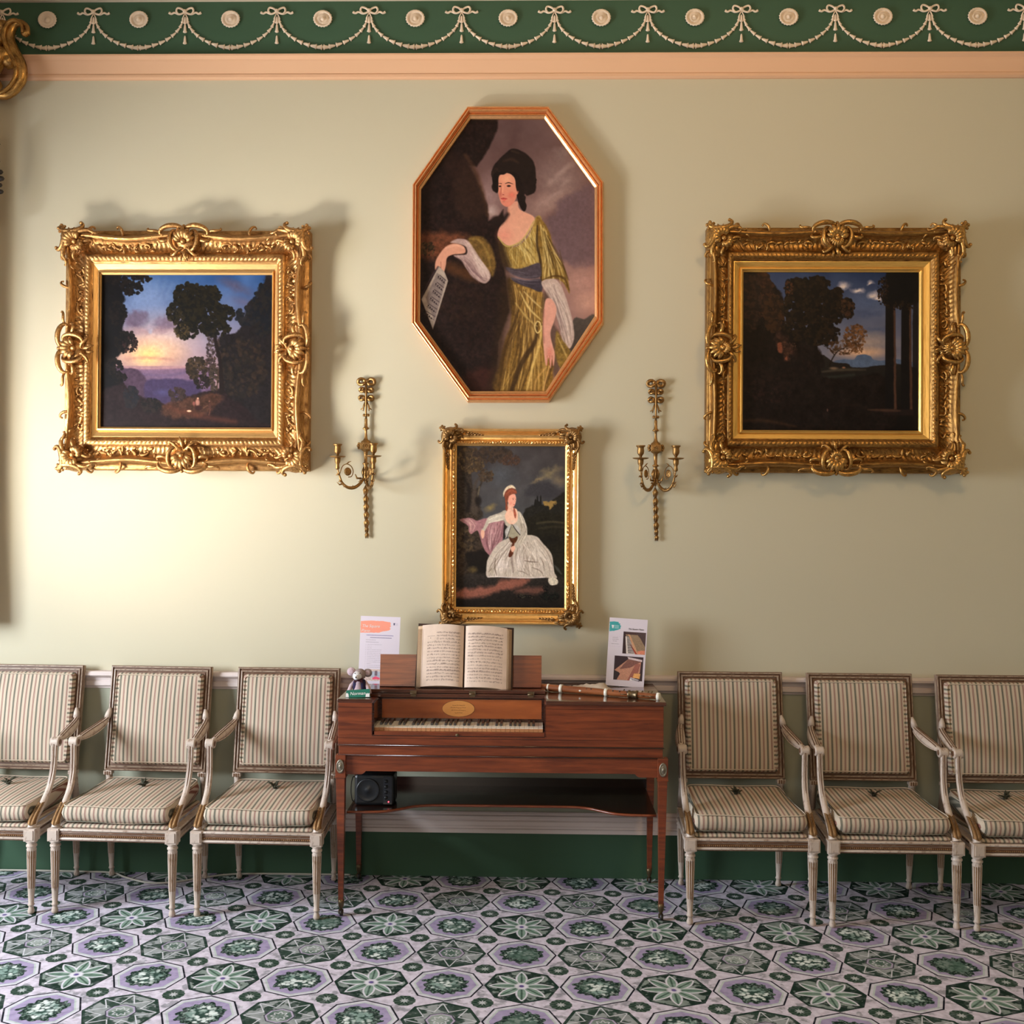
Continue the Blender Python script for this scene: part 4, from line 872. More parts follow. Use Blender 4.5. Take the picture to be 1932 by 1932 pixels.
def paint_small():
    s = Canvas((859, 838, 1068, 1150), 1.55, (60, 58, 58), 47); s.frame(810, 790, 4.713)
    n = fbm(s.h, s.w, 5, 5, 5)[..., None]; t = np.clip((s.Y-840)/(1000-840), 0, 1)[..., None]
    s.c[:] = np.array((56, 51, 52))*(1-t)+np.array((78, 78, 80))*t; s.c[:] += (n-.5)*40
    s.ell(640, 500, 190, 150, (76, 80, 86), 1, .7, wob=6); s.ell(1080, 470, 150, 60, (128, 112, 80), .9, .7, -.35, wob=8); s.ell(960, 540, 90, 30, (138, 118, 82), .9, .7, -.6, wob=6); s.ell(1150, 540, 90, 60, (116, 100, 74), .9, .6, wob=6)
    s.poly([(860, 620), (960, 560), (1060, 550), (1130, 600), (1205, 620), (1205, 700), (1000, 700), (870, 680)], (48, 46, 50), 4, 5, .8); s.ell(540, 790, 70, 44, (132, 112, 66), .9, .8, -.5, wob=5); s.ell(640, 690, 50, 100, (84, 84, 84), 1, .6)
    # wood and river at the right
    s.poly([(850, 810), (890, 780), (930, 762), (1005, 758), (1060, 760), (1120, 700), (1210, 660), (1210, 960), (850, 960)], (30, 28, 24), 1.5, 3, tex=.3); s.poly([(1005, 742), (1035, 728), (1062, 735), (1090, 728), (1140, 738), (1110, 752), (1100, 775), (1078, 800), (1060, 772), (1030, 768)], (140, 112, 62), 1.4, 5); s.poly([(930, 775), (938, 720), (946, 705), (954, 720), (956, 690), (962, 676), (968, 690), (972, 730), (984, 732), (986, 690), (992, 674), (998, 690), (1002, 775)], (26, 24, 22), .6, 0, sm=False)
    s.poly([(850, 920), (1210, 900), (1210, 1700), (850, 1500)], (28, 25, 18), 3, 3, tex=.3); s.line([(960, 930), (1080, 915), (1210, 925)], 14, (80, 72, 50), 2, .7); s.line([(980, 975), (1100, 960), (1210, 965)], 12, (62, 56, 38), 2.5, .6); s.ell(1080, 1080, 140, 70, (18, 16, 14), 1, .7)
    # tree and bank at the left
    s.poly([(240, 240), (330, 240), (370, 560), (400, 640), (480, 500), (500, 480), (440, 620), (430, 720), (470, 850), (420, 900), (240, 900)], (46, 38, 32), 2, 3, tex=.4)
    s.leaves(360, 360, 130, 110, [(62, 48, 34), (44, 35, 28), (84, 66, 42)], 130, 26, .75); s.leaves(560, 310, 180, 70, [(60, 46, 36), (44, 36, 32)], 120, 24, .7); s.leaves(720, 360, 90, 50, [(72, 50, 38), (56, 42, 36)], 60, 16, .7); s.leaves(500, 500, 70, 60, [(50, 40, 32), (70, 54, 38)], 50, 18, .7)
    s.line([(300, 520), (350, 640), (330, 880)], [16, 30, 40], (26, 20, 18), 2, .8); s.line([(470, 490), (400, 590), (395, 880)], [10, 26, 60], (64, 54, 46), 2, .9); s.line([(440, 600), (425, 700)], 10, (110, 96, 72), 1.4, .7); s.ell(430, 730, 40, 60, (22, 17, 16), .5, .8)
    s.poly([(235, 880), (420, 880), (480, 1100), (520, 1200), (560, 1440), (235, 1440)], (50, 40, 32), 2, 4, tex=.5); s.leaves(330, 1120, 90, 150, [(66, 54, 40), (34, 27, 22), (84, 66, 46)], 60, 26, .6); s.poly([(340, 1200), (500, 1190), (540, 1420), (400, 1400), (330, 1300)], (20, 16, 14), 3, 4, .9); s.ell(390, 1360, 60, 44, (92, 76, 44), .8, .8, wob=4)
    # ground
    s.poly([(230, 1420), (700, 1400), (1210, 1420), (1210, 1700), (230, 1700)], (44, 38, 34), 3, 3, tex=.3, grad=(PI/2, (22, 18, 16)))
    s.poly([(240, 1540), (560, 1500), (640, 1450), (900, 1430), (820, 1500), (640, 1540), (480, 1590), (240, 1600)], (146, 88, 72), 4, 5, .85); s.poly([(780, 1530), (1000, 1500), (1010, 1560), (800, 1570)], (120, 76, 64), 4, 5, .7); s.leaves(1080, 1590, 90, 40, [(10, 10, 10), (18, 22, 18)], 60, 12); s.leaves(860, 1590, 90, 18, [(12, 12, 12), (60, 56, 44)], 24, 8); s.leaves(1040, 1520, 30, 30, [(10, 10, 10)], 16, 8)
    s.frame(860, 900, 7.729)
    # pink drape
    s.poly([(50, 625), (200, 600), (300, 640), (440, 600), (700, 640), (690, 900), (640, 990), (560, 1060), (500, 1150), (430, 1090), (370, 960), (320, 800), (290, 790), (220, 840), (180, 790), (170, 720)], (150, 104, 108), 1, 1, tex=.15)
    s.folds(([(480, 680), (460, 850), (480, 1000), (500, 1100)], [(690, 660), (680, 800), (640, 930), (560, 1050)]), (196, 158, 156), 26, 21, (8, 22), .6, 1); s.folds(([(440, 690), (430, 850), (450, 1000), (480, 1100)], [(690, 680), (660, 850), (600, 1000), (540, 1080)]), (92, 56, 62), 22, 22, (6, 18), .6, 1); s.folds(([(70, 630), (160, 690), (200, 790)], [(220, 620), (290, 700), (240, 800)]), (200, 160, 150), 12, 23, (8, 20), .6, 1)
    # skirt
    s.poly([(760, 900), (900, 920), (1010, 850), (1180, 870), (1270, 960), (1400, 1120), (1430, 1260), (1450, 1400), (1480, 1480), (1320, 1480), (1150, 1490), (960, 1490), (800, 1480), (560, 1480), (450, 1470), (450, 1300), (480, 1180), (600, 1000)], (186, 172, 158), 1, .8, tex=.1)
    s.ell(700, 1300, 110, 130, (206, 190, 182), 1, .8); s.ell(930, 1250, 110, 150, (206, 190, 180), 1, .7); s.ell(1120, 1130, 110, 110, (196, 182, 168), 1, .6)
    s.folds(([(780, 940), (620, 1100), (500, 1280), (480, 1460)], [(830, 1000), (820, 1200), (830, 1350), (820, 1470)]), (226, 214, 206), 34, 24, (6, 20), .6, 1); s.folds(([(780, 940), (600, 1120), (500, 1300), (470, 1460)], [(850, 1040), (830, 1200), (840, 1350), (850, 1470)]), (112, 92, 80), 30, 25, (4, 12), .55, .9)
    s.folds(([(900, 1020), (880, 1180), (900, 1340), (960, 1460)], [(1180, 880), (1330, 1080), (1410, 1260), (1420, 1450)]), (224, 212, 202), 46, 26, (6, 20), .6, 1); s.folds(([(900, 1020), (880, 1180), (900, 1340), (960, 1460)], [(1180, 880), (1330, 1080), (1410, 1260), (1420, 1450)]), (116, 96, 84), 40, 27, (4, 12), .55, .9)
    s.ell(690, 1300, 95, 110, (218, 204, 196), 1, .6); s.ell(930, 1260, 90, 120, (214, 200, 190), 1, .5); s.ell(1130, 1120, 80, 90, (212, 200, 188), 1, .45); s.ell(1050, 1180, 40, 70, (140, 122, 108), 1, .5, .5); s.ell(1230, 1330, 70, 60, (206, 192, 184), 1, .5); s.ell(520, 1380, 40, 60, (170, 156, 130), 1, .5)
    for q in ((480, 1400, 520, 1340), (1240, 1180, 1300, 1380), (1120, 1330, 1280, 1420), (900, 1380, 1060, 1440)): s.line([(q[0], q[1]), ((q[0]+q[2])/2+14, (q[1]+q[3])/2-10), (q[2], q[3])], [5, 14, 4], (104, 86, 74), 1, .7)
    s.line([(1010, 1230), (1100, 1245), (1200, 1250)], [8, 16, 6], (90, 72, 62), .9, .8); s.line([(815, 1100), (820, 1250), (840, 1400)], [20, 30, 16], (120, 100, 92), 1.5, .7); s.line([(580, 1200), (570, 1340), (600, 1450)], [8, 14, 8], (90, 72, 58), 1, .8)
    s.line([(470, 1474), (620, 1470), (780, 1480), (960, 1484), (1150, 1480), (1300, 1474)], 14, (222, 210, 206), 1, .7); s.poly([(1370, 1480), (1460, 1480), (1505, 1530), (1480, 1580), (1400, 1590), (1360, 1540)], (200, 188, 170), 1, 1, tex=.2); s.line([(1450, 1300), (1500, 1360), (1550, 1420)], [20, 40, 20], (66, 66, 62), 1.5, .8)
    # jacket
    s.poly([(720, 480), (640, 520), (480, 580), (440, 640), (400, 740), (370, 770), (410, 800), (460, 720), (500, 670), (620, 650), (700, 640), (720, 720), (720, 890), (780, 870), (1000, 880), (1040, 800), (1010, 640), (960, 540), (900, 490)], (176, 164, 148), 1, .6, tex=.1)
    s.poly([(880, 900), (940, 840), (960, 780), (1000, 740), (1040, 800), (1040, 890), (960, 980), (900, 1040), (860, 1010)], (180, 168, 152), 1, .6, tex=.12)
    s.folds(([(480, 600), (600, 560), (720, 520)], [(480, 680), (600, 640), (710, 620)]), (220, 210, 194), 14, 28, (6, 16), .6, 1); s.folds(([(920, 520), (970, 640), (1000, 760), (930, 900)], [(980, 560), (1020, 680), (1040, 800), (980, 960)]), (216, 206, 192), 18, 29, (6, 14), .6, 1); s.folds(([(900, 540), (940, 660), (960, 780), (880, 940)], [(970, 560), (1010, 700), (1030, 820), (960, 990)]), (104, 90, 78), 12, 30, (4, 9), .6, .9)
    s.poly([(700, 680), (720, 700), (760, 740), (740, 820), (715, 900), (690, 880)], (22, 18, 18), 1, .5, .9); s.poly([(810, 710), (880, 790), (930, 850), (900, 880), (800, 900), (770, 880)], (150, 142, 120), 1, .5); s.line([(810, 700), (760, 850), (730, 910)], [6, 12, 4], (36, 30, 28), .8); s.line([(825, 695), (890, 790), (940, 850)], [8, 14, 8], (26, 20, 20), .8)
    s.poly([(720, 780), (800, 700), (790, 760), (740, 880)], (180, 176, 170), .9, .4, .9); s.poly([(840, 690), (920, 730), (950, 830), (900, 790)], (176, 170, 164), .9, .4, .9); s.ell(812, 686, 14, 14, (56, 44, 40), .4)
    s.poly([(780, 880), (830, 900), (900, 870), (890, 940), (850, 970), (800, 950)], (74, 40, 20), .9, .6, tex=.3); s.poly([(830, 960), (860, 960), (840, 1050), (840, 1130), (800, 1180), (770, 1160), (790, 1080)], (84, 42, 26), 1, .6, tex=.3)
    s.poly([(880, 460), (800, 460), (740, 500), (715, 560), (725, 620), (770, 680), (840, 690), (890, 650), (905, 590), (900, 520)], (226, 178, 152), 1, 0, tex=.04); s.ell(840, 650, 60, 40, (216, 196, 178), 1, .6); s.poly([(765, 380), (830, 430), (840, 500), (760, 510), (745, 470)], (224, 170, 146), .9, 0)
    s.poly([(370, 780), (410, 790), (415, 850), (395, 905), (375, 895), (360, 840)], (214, 164, 140), .9, 0, tex=.05); s.poly([(800, 1040), (850, 1010), (870, 1040), (850, 1090), (820, 1100)], (220, 170, 146), .9, 0, tex=.05)
    # head
    s.poly([(760, 260), (850, 240), (875, 280), (878, 330), (865, 390), (840, 430), (800, 425), (765, 380), (750, 320)], (224, 156, 134), .8, 0, tex=.03); s.ell(800, 375, 30, 26, (218, 124, 106), 1, .6); s.ell(835, 322, 10, 7, (70, 40, 36), .4, .9); s.ell(868, 318, 6, 6, (80, 46, 40), .4, .8); s.line([(822, 306), (846, 302)], 5, (120, 74, 60), .6, .8); s.line([(858, 330), (868, 365)], 5, (206, 130, 110), .6, .7); s.ell(848, 398, 16, 7, (184, 66, 64), .4, .95)
    s.poly([(700, 240), (740, 170), (810, 150), (875, 180), (882, 240), (830, 240), (780, 270), (755, 330), (750, 400), (760, 450), (745, 490), (725, 470), (720, 380), (715, 320)], (124, 64, 46), .9, .8, tex=.25); s.line([(745, 230), (800, 190), (870, 200)], [8, 16, 8], (166, 92, 66), 1, .6); s.poly([(845, 440), (865, 470), (880, 540), (875, 600), (855, 580), (840, 500)], (150, 78, 60), .9, .5, tex=.2)
    s.poly([(690, 280), (690, 210), (730, 140), (790, 108), (840, 120), (872, 165), (810, 150), (740, 180), (705, 240)], (206, 186, 158), .9, .8, tex=.15)
    return s
OLOCT = [(887.6, 224), (1027, 224), (1122, 354), (1122, 596), (1029.6, 738), (888, 738), (792.5, 605.6), (794.4, 357)]

# ---- left and right landscape, octagonal portrait, seated portrait
rococo('framed_landscape', 'sunrise landscape with tall dark tree in broad bright gilt carved frame, left of the octagonal portrait', (118, 431, 578, 888), (178, 498, 522, 826), (193, 519, 512, 807), .115, ('gold', 'gold_flat', 'gold'), 3, 0, paint_left, .88)
rococo('framed_landscape', 'very dark landscape with two columns in aged brown-gold carved frame, right of the octagonal portrait', (1337, 425, 1818, 893), (1384, 494, 1752, 829), (1402, 514, 1732, 813), .115, ('gold_old', 'gold_old_flat', 'gold_old_hi'), 9, 1, paint_right, 1.45)

def octagon_picture():
    Y = -.05; out = [(882, 200.5), (1035, 200.5), (1139, 343), (1139, 611), (1036, 758), (882, 758), (776.5, 611), (778, 348)]
    P = [wp(x, y, Y) for x, y in out]; I = [wp(x, y, -.035) for x, y in OLOCT]
    cx = sum(p[0] for p in P)/8; cz = sum(p[1] for p in P)/8
    e = empty('octagonal_portrait', (cx, 0, cz), 'tall octagonal portrait of a standing woman in a gold gown holding sheet music', 'painting')
    P = [(x-cx, z-cz) for x, z in P][::-1]; I = [(x-cx, z-cz) for x, z in I][::-1]
    b = MB(); ring_loft(b, P, I, [(0, 0), (0, .045), (.06, .055), (.16, .058), (.22, .052), (.26, .050), (.34, .058), (.46, .060), (.54, .050), (.58, .040), (.64, .038), (.66, .046), (.74, .048), (.80, .042), (.96, .036), (1, .034), (1, .012)], 1)
    b.build('frame', 'gold_copper', e)
    c = paint_octagon(); h = [(x, y) for x, y in OLOCT]
    def clip(X, Y_):
        k = np.ones(X.shape, bool)
        for i in range(8):
            ax, ay = h[i]; bx, by = h[(i+1) % 8]; L = math.hypot(bx-ax, by-ay); k &= ((bx-ax)*(Y_-ay)-(by-ay)*(X-ax))/L > -3.0
        return k
    a, b_ = wp(c.x0, c.y0, -.035), wp(c.x1, c.y1, -.035)
    o = c.sheet('canvas', 'oil', e, a[0]-cx, b_[0]-cx, b_[1]-cz, a[1]-cz, clip=clip); o.location = (0, -.022, 0)
octagon_picture()
def small_picture():
    def rc(r, Y): (x0, z1), (x1, z0) = wp(r[0], r[1], Y), wp(r[2], r[3], Y); return x0, x1, z0, z1
    o = rc((835, 808, 1092, 1180), -.06); c = rc((862, 841, 1065, 1147), -.03); cx, cz = (o[0]+o[1])/2, (o[2]+o[3])/2
    e = empty('framed_portrait', (cx, 0, cz), 'small upright portrait of a seated woman in a pale dress, gilt frame above the piano', 'painting')
    o = (o[0]-cx, o[1]-cx, o[2]-cz, o[3]-cz); c = (c[0]-cx, c[1]-cx, c[2]-cz, c[3]-cz); dp = .07
    nzs = np.random.RandomState(5).rand(900)
    b = MB(); ring_loft(b, rect_pts(*o), rect_pts(*c), [(0, 0), (0, .045), (.04, .055), (.10, .064), (.16, .062), (.22, .052), (.36, .040), (.52, .034), (.62, .034), (.68, .038), (.72, .044), (.75, .046, 0, 1), (.84, .046, 0, -1), (.88, .042), (.90, .034), (1, .028), (1, .01)], 120, 0, None, lambda s, k: .0035*(math.sin(s*PI*76)), False)
    b.build('frame', 'gold_satin', e)
    S = .112
    for k, (x, z, rot, fl) in enumerate(((o[0], o[2], 0, 1), (o[1], o[2], 0, -1), (o[1], o[3], PI, 1), (o[0], o[3], PI, -1))):
        q = corner_orn(S, .062, 70+k, 0)
        for d in (0, 1):
            for j in range(5):
                t = S*(1.05+.13*j); p = (t, .24*S) if d == 0 else (.24*S, t); a = 0 if d == 0 else PI/2
                for sg in (-1, 1): leaf(q, p, a+sg*.8, .020, .0045, .046-.002*j, UVW, 0, -sg*.5, .005)
                q.ball((p[0], p[1], .050-.002*j), .0045, 6, T=UVW)
        placed(q, side_m(x-.004*fl*(1 if rot == 0 else -1), z-(.004 if rot == 0 else -.004), rot, fl)).build('corner_ornament', 'bronze', e)
    cv = paint_small(); s_ = cv.sheet('canvas', 'oil', e, c[0]-.002, c[1]+.002, c[2]-.002, c[3]+.002, gain=1.22); s_.location = (0, -.018, 0)
small_picture()
# ------------------------------------------------------------------ wall sconces
def sconce(name, label, X, Z0, angs):
    """Z0 = height of the rectangular plaque; crop units of the photograph are .00042 m"""
    U = .00042; e = empty(name, (X, 0, Z0), label, 'wall sconce', 'pair of two-branch wall sconces')
    zz = lambda y: (860-y)*U
    b = MB(); D = .018
    prof = [(.004, zz(545)), (.0075, zz(560)), (.0070, zz(600)), (.0085, zz(645)), (.0150, zz(660)), (.0150, zz(668)), (.0062, zz(680)), (.0055, zz(720)), (.0080, zz(770)), (.012, zz(790)), (.022, zz(806)), (.024, zz(830)), (.024, zz(890)), (.020, zz(905)), (.010, zz(920)), (.0085, zz(960)), (.0075, zz(1035)), (.0150, zz(1046)), (.0145, zz(1056)), (.008, zz(1066)), (.010, zz(1090)), (.013, zz(1150)), (.012, zz(1200)), (.008, zz(1240)), (.004, zz(1275))]
    T = Matrix.Translation((0, -D, 0)); b.lathe(prof, 14, T=T, sy=.75)
    for k in range(8): a = k*PI/4; b.tube([(0+.012*math.cos(a), -D+.010*math.sin(a), zz(1200)), (.016*math.cos(a), -D+.013*math.sin(a), zz(1140)), (.011*math.cos(a), -D+.009*math.sin(a), zz(1090))], [.002, .0045, .001], 5)
    b.build('stem', 'brass', e)
    p = MB(); p.box((0, -D-.021, zz(860)), (.048, .010, .030)); p.box((0, -D-.027, zz(860)), (.040, .004, .022))
    for k in range(8): a = k*PI/4; p.ball((.010*math.cos(a), -D-.030, zz(860)+.007*math.sin(a)), .0035, 6)
    p.ball((0, -D-.031, zz(860)), .004, 8)
    for s in (-1, 1):
        for q in range(3): p.ball((s*(.030+.003*(q == 1)), -D-.010, zz(835+q*22)), .0075, 8)
    p.build('plaque', 'brass', e, .001)
    w = MB(); T = UVW; h = .016
    def loop(cx, cy, s, r, t=.0048):
        pts = [(0, zz(160)*0+cy, h)]
        ring = [(cx+s*r*math.cos(a)*.9, cy+.008+r*.75*math.sin(a), h+.004*math.sin(a*2)) for a in [PI+.4+i*(2*PI-.8)/12 for i in range(13)]]
        w.tube([(s*.003, cy-.004, h)]+ring+[(s*.003, cy+.002, h)], t*1.75, 7, up=(0, 0, 1), flat=.7, T=T)
    for s in (-1, 1):
        loop(s*.022, zz(165), s, .018); loop(s*.020, zz(255), s, .011, .004); loop(s*.021, zz(345), s, .012, .0042)
        w.tube([(s*.004, zz(370), h), (s*.010, zz(410), h+.003), (s*.014, zz(440), h), (s*.026, zz(452), h)], [.004, .0045, .004, .002], 6, up=(0, 0, 1), flat=.7, T=T)
        w.tube([(s*.012, zz(420), h), (s*.014, zz(470), h)], [.004, .002], 6, T=T)
        w.tube([(s*.010, zz(205), h), (s*.020, zz(240), h)], .004, 6, T=T)
    w.tube([(0, zz(150), h+.004), (0, zz(300), h+.006), (0, zz(480), h+.004), (0, zz(550), h+.002)], [.006, .0045, .0045, .005], 8, T=T)
    for s in (-1, 0, 1): w.ball((s*.009, zz(515), h+.003*(s == 0)), .0075, 8, T=T)
    w.build('ribbon_bow', 'brass', e)
    q = MB(); ys = [1290, 1385, 1470, 1560, 1650, 1735, 1800]
    for i, y in enumerate(ys):
        L = .045 if i < 5 else .032; r = .0098 if i < 5 else .0075; x = .0012*i
        for s in (-1, 0, 1): q.tube([(x, -.010, zz(y)), (x+s*.007*(r/.0085), -.013-.004*(s == 0), zz(y)-L*.5), (x+s*.006, -.012, zz(y)-L)], [.0025, r*.60, .002], 6)
    q.tube([(0, -.009, zz(1250)), (.002, -.009, zz(1500)), (.008, -.009, zz(1830))], .0016, 5)
    q.build('husk_pendant', 'brass', e)
    for s, ang in zip((-1, 1), angs):
        Rz = Matrix.Translation((0, -D, 0)) @ Matrix.Rotation(-ang if s > 0 else ang-PI, 4, 'Z')    # arm reaches out along local +x
        a = MB(); L = .135
        path = smooth_line([(.006, zz(1190)), (.022, zz(1262)), (.052, zz(1316)), (.085, zz(1318)), (.112, zz(1270)), (.124, zz(1200)), (L, zz(1110))], 5)
        n = len(path); a.tube([(x, 0, z) for x, z in path], [.0085-.0045*abs(2*i/(n-1)-.75) for i in range(n)], 9, T=Rz)
        for i in (4, 10, 16, 21, 26):
            x, z = path[min(i, n-1)]
            for sg in (-1, 1): a.tube([(x, 0, z), (x+.007, sg*.006, z+.003), (x+.014, sg*.007, z+.006*sg+.004)], [.005, .004, .001], 5, T=Rz)
        a.tube([(.104, 0, zz(1275)), (.125, 0, zz(1290)), (.138, 0, zz(1262))], [.005, .004, .001], 6, T=Rz); a.tube([(.02, 0, zz(1215)), (.042, 0, zz(1215)), (.050, 0, zz(1170))], [.005, .005, .002], 6, T=Rz)
        sp = smooth_line([(.124, zz(1170)), (.112, zz(1090)), (.092, zz(1062)), (.070, zz(1085)), (.060, zz(1140)), (.068, zz(1195)), (.084, zz(1205))], 5)
        a.tube([(x, 0, z) for x, z in sp], .0022, 6, T=Rz); a.tube([(.092, 0, zz(1062)), (.082, 0, zz(1040)), (.070, 0, zz(1030))], [.003, .003, .001], 5, T=Rz)
        a.ball((.086, 0, zz(1145)), .0175, 14, T=Rz, sc=(1, .25, 1.1))
        for k in range(8): t = k*PI/4; a.ball((.086+.010*math.cos(t), 0, zz(1145)+.011*math.sin(t)), .005, 6, T=Rz, sc=(1, 1.2, 1))
        arm = a.build('arm', 'brass', e)
        c = MB(); T2 = Rz @ Matrix.Translation((L, 0, 0))
        c.lathe([(.006, zz(1125)), (.0105, zz(1110)), (.008, zz(1080)), (.0085, zz(1060)), (.0125, zz(1048)), (.014, zz(1005)), (.012, zz(995))], 12, T=T2)
        c.lathe([(.010, zz(1000)), (.030, zz(992)), (.037, zz(984)), (.037, zz(980)), (.026, zz(986)), (.009, zz(980))], 24, T=T2)
        c.build('drip_pan', 'brass', e)
        c = MB(); c.lathe([(.007, zz(980)), (.006, zz(962)), (.009, zz(952)), (.0145, zz(935)), (.016, zz(905)), (.0145, zz(880)), (.016, zz(866)), (.021, zz(856)), (.021, zz(846)), (.013, zz(846)), (.013, zz(870))], 16, T=T2)
        c.build('candle_cup', 'brass', e)
    return e
xl, zl = wp(690, 842, -.02); xr_, zr_ = wp(1237, 846, -.02)
sconce('wall_sconce', 'gilt two-branch candle sconce with arms swung to one side, next to the bright gilt landscape', xl, zl, (math.radians(28), math.radians(66)))
sconce('wall_sconce', 'gilt two-branch candle sconce with evenly spread arms, next to the dark landscape', xr_, zr_, (math.radians(54), math.radians(54)))

# ------------------------------------------------------------------ gilt mirror mostly beyond the left edge
def mirror():
    e = empty('gilt_mirror', (-3.05, 0, 1.15), 'large gilt wall mirror whose scrolled corner shows at the top left', 'mirror')
    o = (-.52, .52, 0, 2.62); i = (-.42, .42, .10, 2.52)
    b = MB(); ring_loft(b, rect_pts(*o), rect_pts(*i), [(0, 0), (0, .10), (.2, .15), (.5, .16), (.7, .12), (1, .06), (1, .02)], 1); b.build('frame', 'gold_old_hi', e)
    g = MB(); g.box((0, -.02, 1.31), (.86, .02, 2.44)); g.build('mirror_glass', 'glass', e)
    c = MB()
    P = smooth_line([(.50, 2.46), (.60, 2.44), (.665, 2.50), (.670, 2.57), (.635, 2.64), (.615, 2.70), (.63, 2.755), (.665, 2.775), (.695, 2.755), (.700, 2.72)], 5); n = len(P)
    c.tube([(x, z, .10) for x, z in P], [.014+.020*math.sin(PI*min(1, k/(n*.8)))*(1-.4*k/n) for k in range(n)], 10, up=(0, 0, 1), flat=.9, T=UVW)
    c.tube([(x-.012, z, .125) for x, z in P], [.006+.006*math.sin(PI*k/(n-1)) for k in range(n)], 8, up=(0, 0, 1), T=UVW)
    c.ball((.690, 2.725, .10), .018, 10, T=UVW)
    for s in (-1, 1): scroll(c, (0, 2.95), (s*.52, 2.66), .028, .09, s, 'S', UVW, arch=.03); scroll(c, (s*.52, 2.50), (s*.60, 2.62), .03, .10, -s, 'C', UVW)
    shell(c, (0, 2.80), PI/2, .28, .10, 9, 2.6, UVW); c.build('crest', 'gold_old_hi', e)
    l = MB()
    for k in range(4): l.ball((.590+.006*(k % 2), 2.075-.03*k, .13), .020-.003*(k > 1), 8, T=UVW, sc=(1, .7, .6))
    for k in range(10): leaf(l, (.56, 2.24-.04*k), .3*(-1)**k, .04, .012, .14, UVW)
    l.tube([(.575, 2.26, .135), (.570, 2.0, .135), (.562, 1.86, .138)], .012, 6, T=UVW); l.build('leaf_spray', 'ebony', e)
mirror()

# ------------------------------------------------------------------ armchairs
def rr_outline(hw0, hw1, y0, y1, r, ins, n=6, bulge=0.0):
    """rounded trapezoid outline (front half-width hw0 at y0, rear hw1 at y1)"""
    a, b, c, d = (-(hw0-ins), y0+ins), (hw0-ins, y0+ins), (hw1-ins, y1-ins), (-(hw1-ins), y1-ins); P = [a, b, c, d]; out = []
    r = max(.004, r-ins*.2)
    for k in range(4):
        p0, p, p1 = Vector(P[k-1]), Vector(P[k]), Vector(P[(k+1) % 4]); u, v = (p0-p).normalized(), (p1-p).normalized()
        A, B = p+u*r, p+v*r
        for j in range(n+1):
            t = j/n; q = A*(1-t)**2+p*2*t*(1-t)+B*t*t; out.append((q.x, q.y))
        L = (p1+(p-p1).normalized()*r)
        for j in range(1, 10): q = B*(1-j/10)+L*(j/10); out.append((q.x, q.y))
    return out
def cushion(b, hw0, hw1, y0, y1, z0, h, crown, T=None, side_mat=None, r=.03):
    prof = [(.030, 0), (.008, .004), (0, h*.3), (-.004, h*.55), (0, h*.82), (.006, h*.96), (.018, h*1.02)]
    rings = [[(x, y, z0+z) for x, y in rr_outline(hw0, hw1, y0, y1, r, i)] for i, z in prof]
    m = min(hw0, hw1, (y1-y0)/2)
    for t in (.12, .25, .4, .55, .7, .85, .97):
        rings.append([(x, y, z0+h+crown*(1-(1-t)**2.2)*1.0) for x, y in [(p[0]*(1-t), (y0+y1)/2+(p[1]-(y0+y1)/2)*(1-t)) for p in rr_outline(hw0, hw1, y0, y1, r, .018)]])
    n0 = len(b.f); b.loft(rings, 0, True, cap0=True, cap1=True, T=T)
    if side_mat is not None:
        n = len(rings[0])
        for j in range(6):
            for k in range(n):
                x0, y0_ = rings[j][k][:2]; x1, y1_ = rings[j][(k+1) % n][:2]
                if abs(y1_-y0_) > abs(x1-x0)*1.2: b.mi[n0+j*n+k] = side_mat
